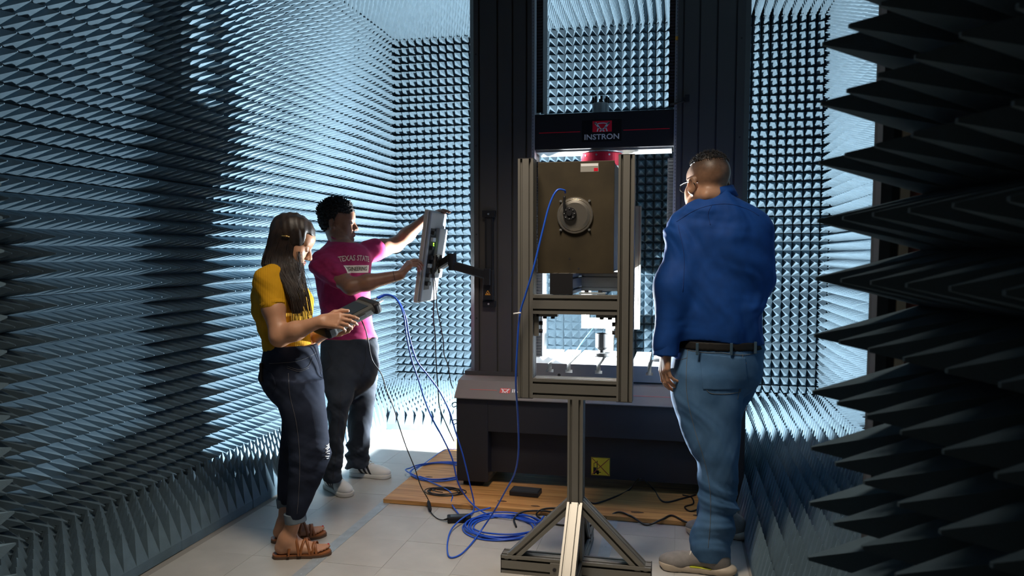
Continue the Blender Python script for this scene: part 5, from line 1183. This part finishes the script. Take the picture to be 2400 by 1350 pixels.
F._b('i', 0, [-1e3]*3, [1e3]*3, lambda X, Y, Z: f32(.088)-lz(X, Y, Z)-lx(X, Y, Z)*f32(.12)); F.folds(.002, [(260, 210, 0, 0, 1), (-190, 260, 90, 1, .8)])
F.build('hair', HAIRB, bl, [(*bbox([HB.p(0, 0, .06)], .15), .0030)])
mb = MB(); rg = random.Random(8)
for i in range(900):
    a = rg.uniform(0, 2*PI); c = rg.uniform(.45, 1); s_ = math.sqrt(max(0, 1-c*c)); n = np.array([s_*math.cos(a), s_*math.sin(a), c]); p = HB.p(-.015+.1015*n[0], .0815*n[1], .040+.088*n[2])
    d = HB.R@(n*np.array([1, 1, 1])+np.array([.35, rg.uniform(-.15, .15), .5])); d /= np.linalg.norm(d); l = rg.uniform(.004, .013)*(.4+.6*c); mb.tube([p-d*.002-o, p+d*l-o], [.0011, .0004], 3)
tag(mb.build('hair_bristles', HAIRB, bl, fix=False), kind='stuff')
# glasses: temples and lens rims
GL = mat('dark_frame', (.02, .02, .022), .3, metal=.5); mb = MB()
for t in (-1, 1):
    mb.tube([HB.p(.108, t*.062, .004)-o, HB.p(.05, t*.078, .006)-o, HB.p(-.02, t*.084, .006)-o, HB.p(-.042, t*.083, -.012)-o], .0022, 6)
    mb.tube([HB.p(.112+.004*math.cos(a), t*(.036+.024*math.cos(a)), -.008+.018*math.sin(a))-o for a in np.linspace(0, 2*PI, 21)[:-1]], .0018, 6, closed=True)
mb.tube([HB.p(.114, -.012, .0)-o, HB.p(.118, 0, .002)-o, HB.p(.114, .012, .0)-o], .0018, 6); mb.build('glasses', GL, bl, fix=False)
BS = mat('royal_blue_cotton', (.004, .050, .235), .75, var=.12, vscale=22, spec=.25)
F = Field(); F.loft(SH, e1, p=2.3)
F.chain([rs+np.array([.05, .0, .03]), rs, re, rw+np.array([0, 0, .02])], [.058, .062, .064, .054], k=.08)
F.chain([ls+np.array([-.05, 0, .03]), ls, le], [.058, .064, .064], k=.08); F.chain([le, lw], [.064, .052], k=.02)
F.folds(.0075, [(26, 14, 9, 0, 1.0), (58, 0, 14, 1, .45), (12, 6, -22, .5, .5)])
F.cut((0, 0, -1), at(1680, 797, 3.5)) if False else None
hem = at(1680, 796, 3.5)[2]
F._b('i', 0, [-1e3]*3, [1e3]*3, lambda X, Y, Z: np.where(X > f32(rw[0]+.058), f32(hem)+.012*np.sin(X*14)-Z, f32(-1)))
shirt = F.build('shirt', BS, bl, [((-.30, 3.10, .90), (.62, 3.95, 1.72), .0055)])
cw = rw+np.array([0, 0, .012]); n = (rw-re)/np.linalg.norm(rw-re); G = ring(Field(), cw, n, .0545, .036); G.folds(.002, [(40, 30, 20, 0, 1)]); G.build('cuff', BS, shirt, [(*bbox([cw], .09), .004)])
def collar_ring(c, ra, rb, h, lean, a0, a1, R, th=.005):
    mb = MB(); vs = []; fs = []; N = 40
    for i in range(N+1):
        a = a0+(a1-a0)*i/N; d = np.array([math.cos(a), math.sin(a), 0])
        for r, z in ((1.0, 0), (1.0-lean, h), (1.0-lean+th/ra, h+.002), (1.0+th/ra+.06, -.004)):
            vs.append(c+R@np.array([d[0]*ra*r, d[1]*rb*r, z])-o)
    for i in range(N):
        for k in range(4): fs.append((i*4+k, i*4+(k+1) % 4, i*4+4+(k+1) % 4, i*4+4+k))
    mb.add(vs, fs, True); return mb
cr_ = math.radians(-14); collar_ring(at(1675, 471, 3.505), .094, .098, .046, .05, .0, 2*PI, np.array(Matrix.Rotation(cr_, 3, 'Y'))).build('collar', BS, shirt)
e2 = np.array([-e1[1], e1[0], 0])                                                    # yoke seam and back pleat lines
for seq in ([(1588, 522), (1625, 499), (1668, 485), (1710, 483), (1752, 494), (1776, 508)], [(1668, 486), (1660, 505), (1665, 530)], [(1592, 530), (1606, 600), (1604, 680)]):
    P = drape(shirt, catmull([at(u, v, 3.50) for u, v in seq], 8), e2, .0006)
    if len(P) > 3: mb = MB(); mb.tube([p-o for p in P], .0014, 5); mb.build('seam', mat('seam_navy', (.004, .035, .18), .8), shirt, fix=False)
DN_B = denim('mid_blue_denim', (.030, .085, .180), (.080, .170, .310))
nr = [(825, 1590, 1725, 3.47, .10), (848, 1576, 1732, 3.445, .112), (872, 1570, 1736, 3.42, .120), (910, 1572, 1738, 3.41, .118), (950, 1579, 1738, 3.40, .112), (990, 1590, 1735, 3.39, .105), (1030, 1603, 1733, 3.38, .100), (1062, 1620, 1732, 3.37, .095), (1090, 1634, 1731, 3.37, .091), (1139, 1637, 1728, 3.37, .088), (1180, 1637, 1726, 3.37, .087), (1215, 1632, 1723, 3.37, .087), (1245, 1623, 1719, 3.37, .088), (1272, 1616, 1714, 3.37, .088), (1306, 1624, 1707, 3.37, .082)]
fr = [(825, 1650, 1780, 3.55, .10), (848, 1642, 1785, 3.575, .11), (872, 1640, 1786, 3.60, .115), (910, 1648, 1772, 3.63, .112), (950, 1652, 1748, 3.66, .105), (990, 1655, 1735, 3.68, .10), (1050, 1652, 1728, 3.72, .095), (1110, 1645, 1722, 3.76, .09), (1170, 1640, 1716, 3.78, .085), (1228, 1640, 1712, 3.79, .085)]
pr = [(792, 1584, 1787, 3.50, .160), (820, 1579, 1788, 3.50, .172), (850, 1574, 1789, 3.50, .178), (880, 1571, 1784, 3.50, .175), (905, 1578, 1768, 3.50, .15), (935, 1620, 1735, 3.50, .09), (962, 1660, 1705, 3.50, .03)]
NR, FR, PR = slices(nr, e1), slices(fr, e1), slices(pr, e1)
B.chain([ls, le, lw], [.05, .044, .03], k=.02); hand(B, lw, np.array([-.6, .75, .1]), np.array([.5, .3, .8]), 1, [(20, 40, 30)]*4, 1.0)
B.loft(NR, e1, off=-.018); B.loft(FR, e1, off=-.018); B.loft(PR, e1, off=-.016)
B.build('body', fade(), bl, [((-.20, 3.20, .05), (.50, 3.98, 1.93), .0038)])
J = Field(); J.loft(PR, e1, off=.003, p=2.2); J.loft(NR, e1, k=.03, off=.003); J.loft(FR, e1, k=.02, off=.003)
J.folds(.0095, [(14, 22, 58, 0, 1.0), (50, 10, 24, 2, .45)], win=(-.1, .36, .14)); J.folds(.0050, [(30, 16, 26, 0, 1.0), (60, 0, -14, 2, .35)], win=(.36, 1.1, .14))
je = J.build('jeans', DN_B, bl, [((-.25, 3.10, .02), (.60, 3.98, 1.04), .0055)])
G = Field(); G.loft(PR, e1, off=.008, p=2.2); z1 = at(1680, 797, 3.5)[2]; G.cut((0, 0, 1), (0, 0, z1+.006)); G.cut((0, 0, -1), (0, 0, z1-.030)); G.build('belt', mat('black_leather', (.008, .0075, .007), .6, spec=.2), bl, [((-.25, 3.2, z1-.06), (.6, 3.85, z1+.04), .005)])
LOOP = mat('denim_loop', (.03, .07, .11), .85)
for u in (1636, 1712, 1767):
    p = at(u, 805, 3.50)-e2*(.182 if u < 1750 else .13)-o; mb = MB(); mb.box(p-np.array([.006, .004, .030]), p+np.array([.006, .004, .022]), .002); mb.build('belt_loop', LOOP, je)
ST = mat('tan_stitch', (.12, .13, .13), .8); G = J.copy(); G.grow(.0035)               # back pocket patch cut from the jeans surface
pc = at(1697, 872, 3.33); rX = np.array([e1[0], e1[1], 0]); qs = [np.array(v) for v in ((.0, 0, 1), (0, 0, -1))]
uL, uR = at(1643, 870, 3.33), at(1751, 870, 3.33); tp = at(1700, 834, 3.33); bt = at(1700, 912, 3.33)
G.cut(-rX+np.array([0, 0, -.12]), uL); G.cut(rX+np.array([0, 0, .12]), uR); G.cut(np.array([0, 0, 1])+rX*.08, tp); G.cut((0, 0, -1), bt); G.cut(e2, at(1697, 870, 3.48)); G.build('back_pocket', DN_B, je, [(np.minimum(uL, uR)-[.03, .10, .12], np.maximum(uL, uR)+[.03, .16, .12], .004)])
for seq in ([(1645, 838), (1675, 841), (1715, 845), (1748, 845)], [(1645, 838), (1652, 880), (1660, 908), (1690, 914), (1734, 914)], [(1748, 846), (1742, 880), (1734, 914)], [(1612, 815), (1610, 860), (1612, 920), (1628, 990), (1650, 1060), (1664, 1130), (1665, 1200), (1660, 1260)], [(1690, 822), (1740, 828), (1780, 826)], [(1610, 818), (1650, 822), (1690, 822)], [(1740, 826), (1737, 880), (1728, 930)], [(1578, 838), (1592, 842), (1610, 836)]):
    P = drape(je, catmull([at(u, v, 3.40) for u, v in seq], 8), e2, .0010)
    if len(P) > 3: mb = MB(); mb.tube([p-o for p in P], .0012, 5); mb.build('stitching', ST, je, fix=False)
GSH = mat('grey_knit_mesh', (.20, .185, .175), .8, var=.12, vscale=40, bump=.3, bscale=400); GSO = mat('cream_foam_sole', (.42, .35, .27), .6, var=.1, vscale=30)
tN, hN = gnd(1544, 1326), gnd(1712, 1346); x = tN-hN; x /= np.linalg.norm(x); shoe(bl, tN-x*.315, tN, .315, GSH, GSO, 'running_shoe', .108, 'run')
tF = gnd(1606, 1246); shoe(bl, tF+np.array([.30, -.03, 0]), tF, .30, GSH, GSO, 'running_shoe', .108, 'run')
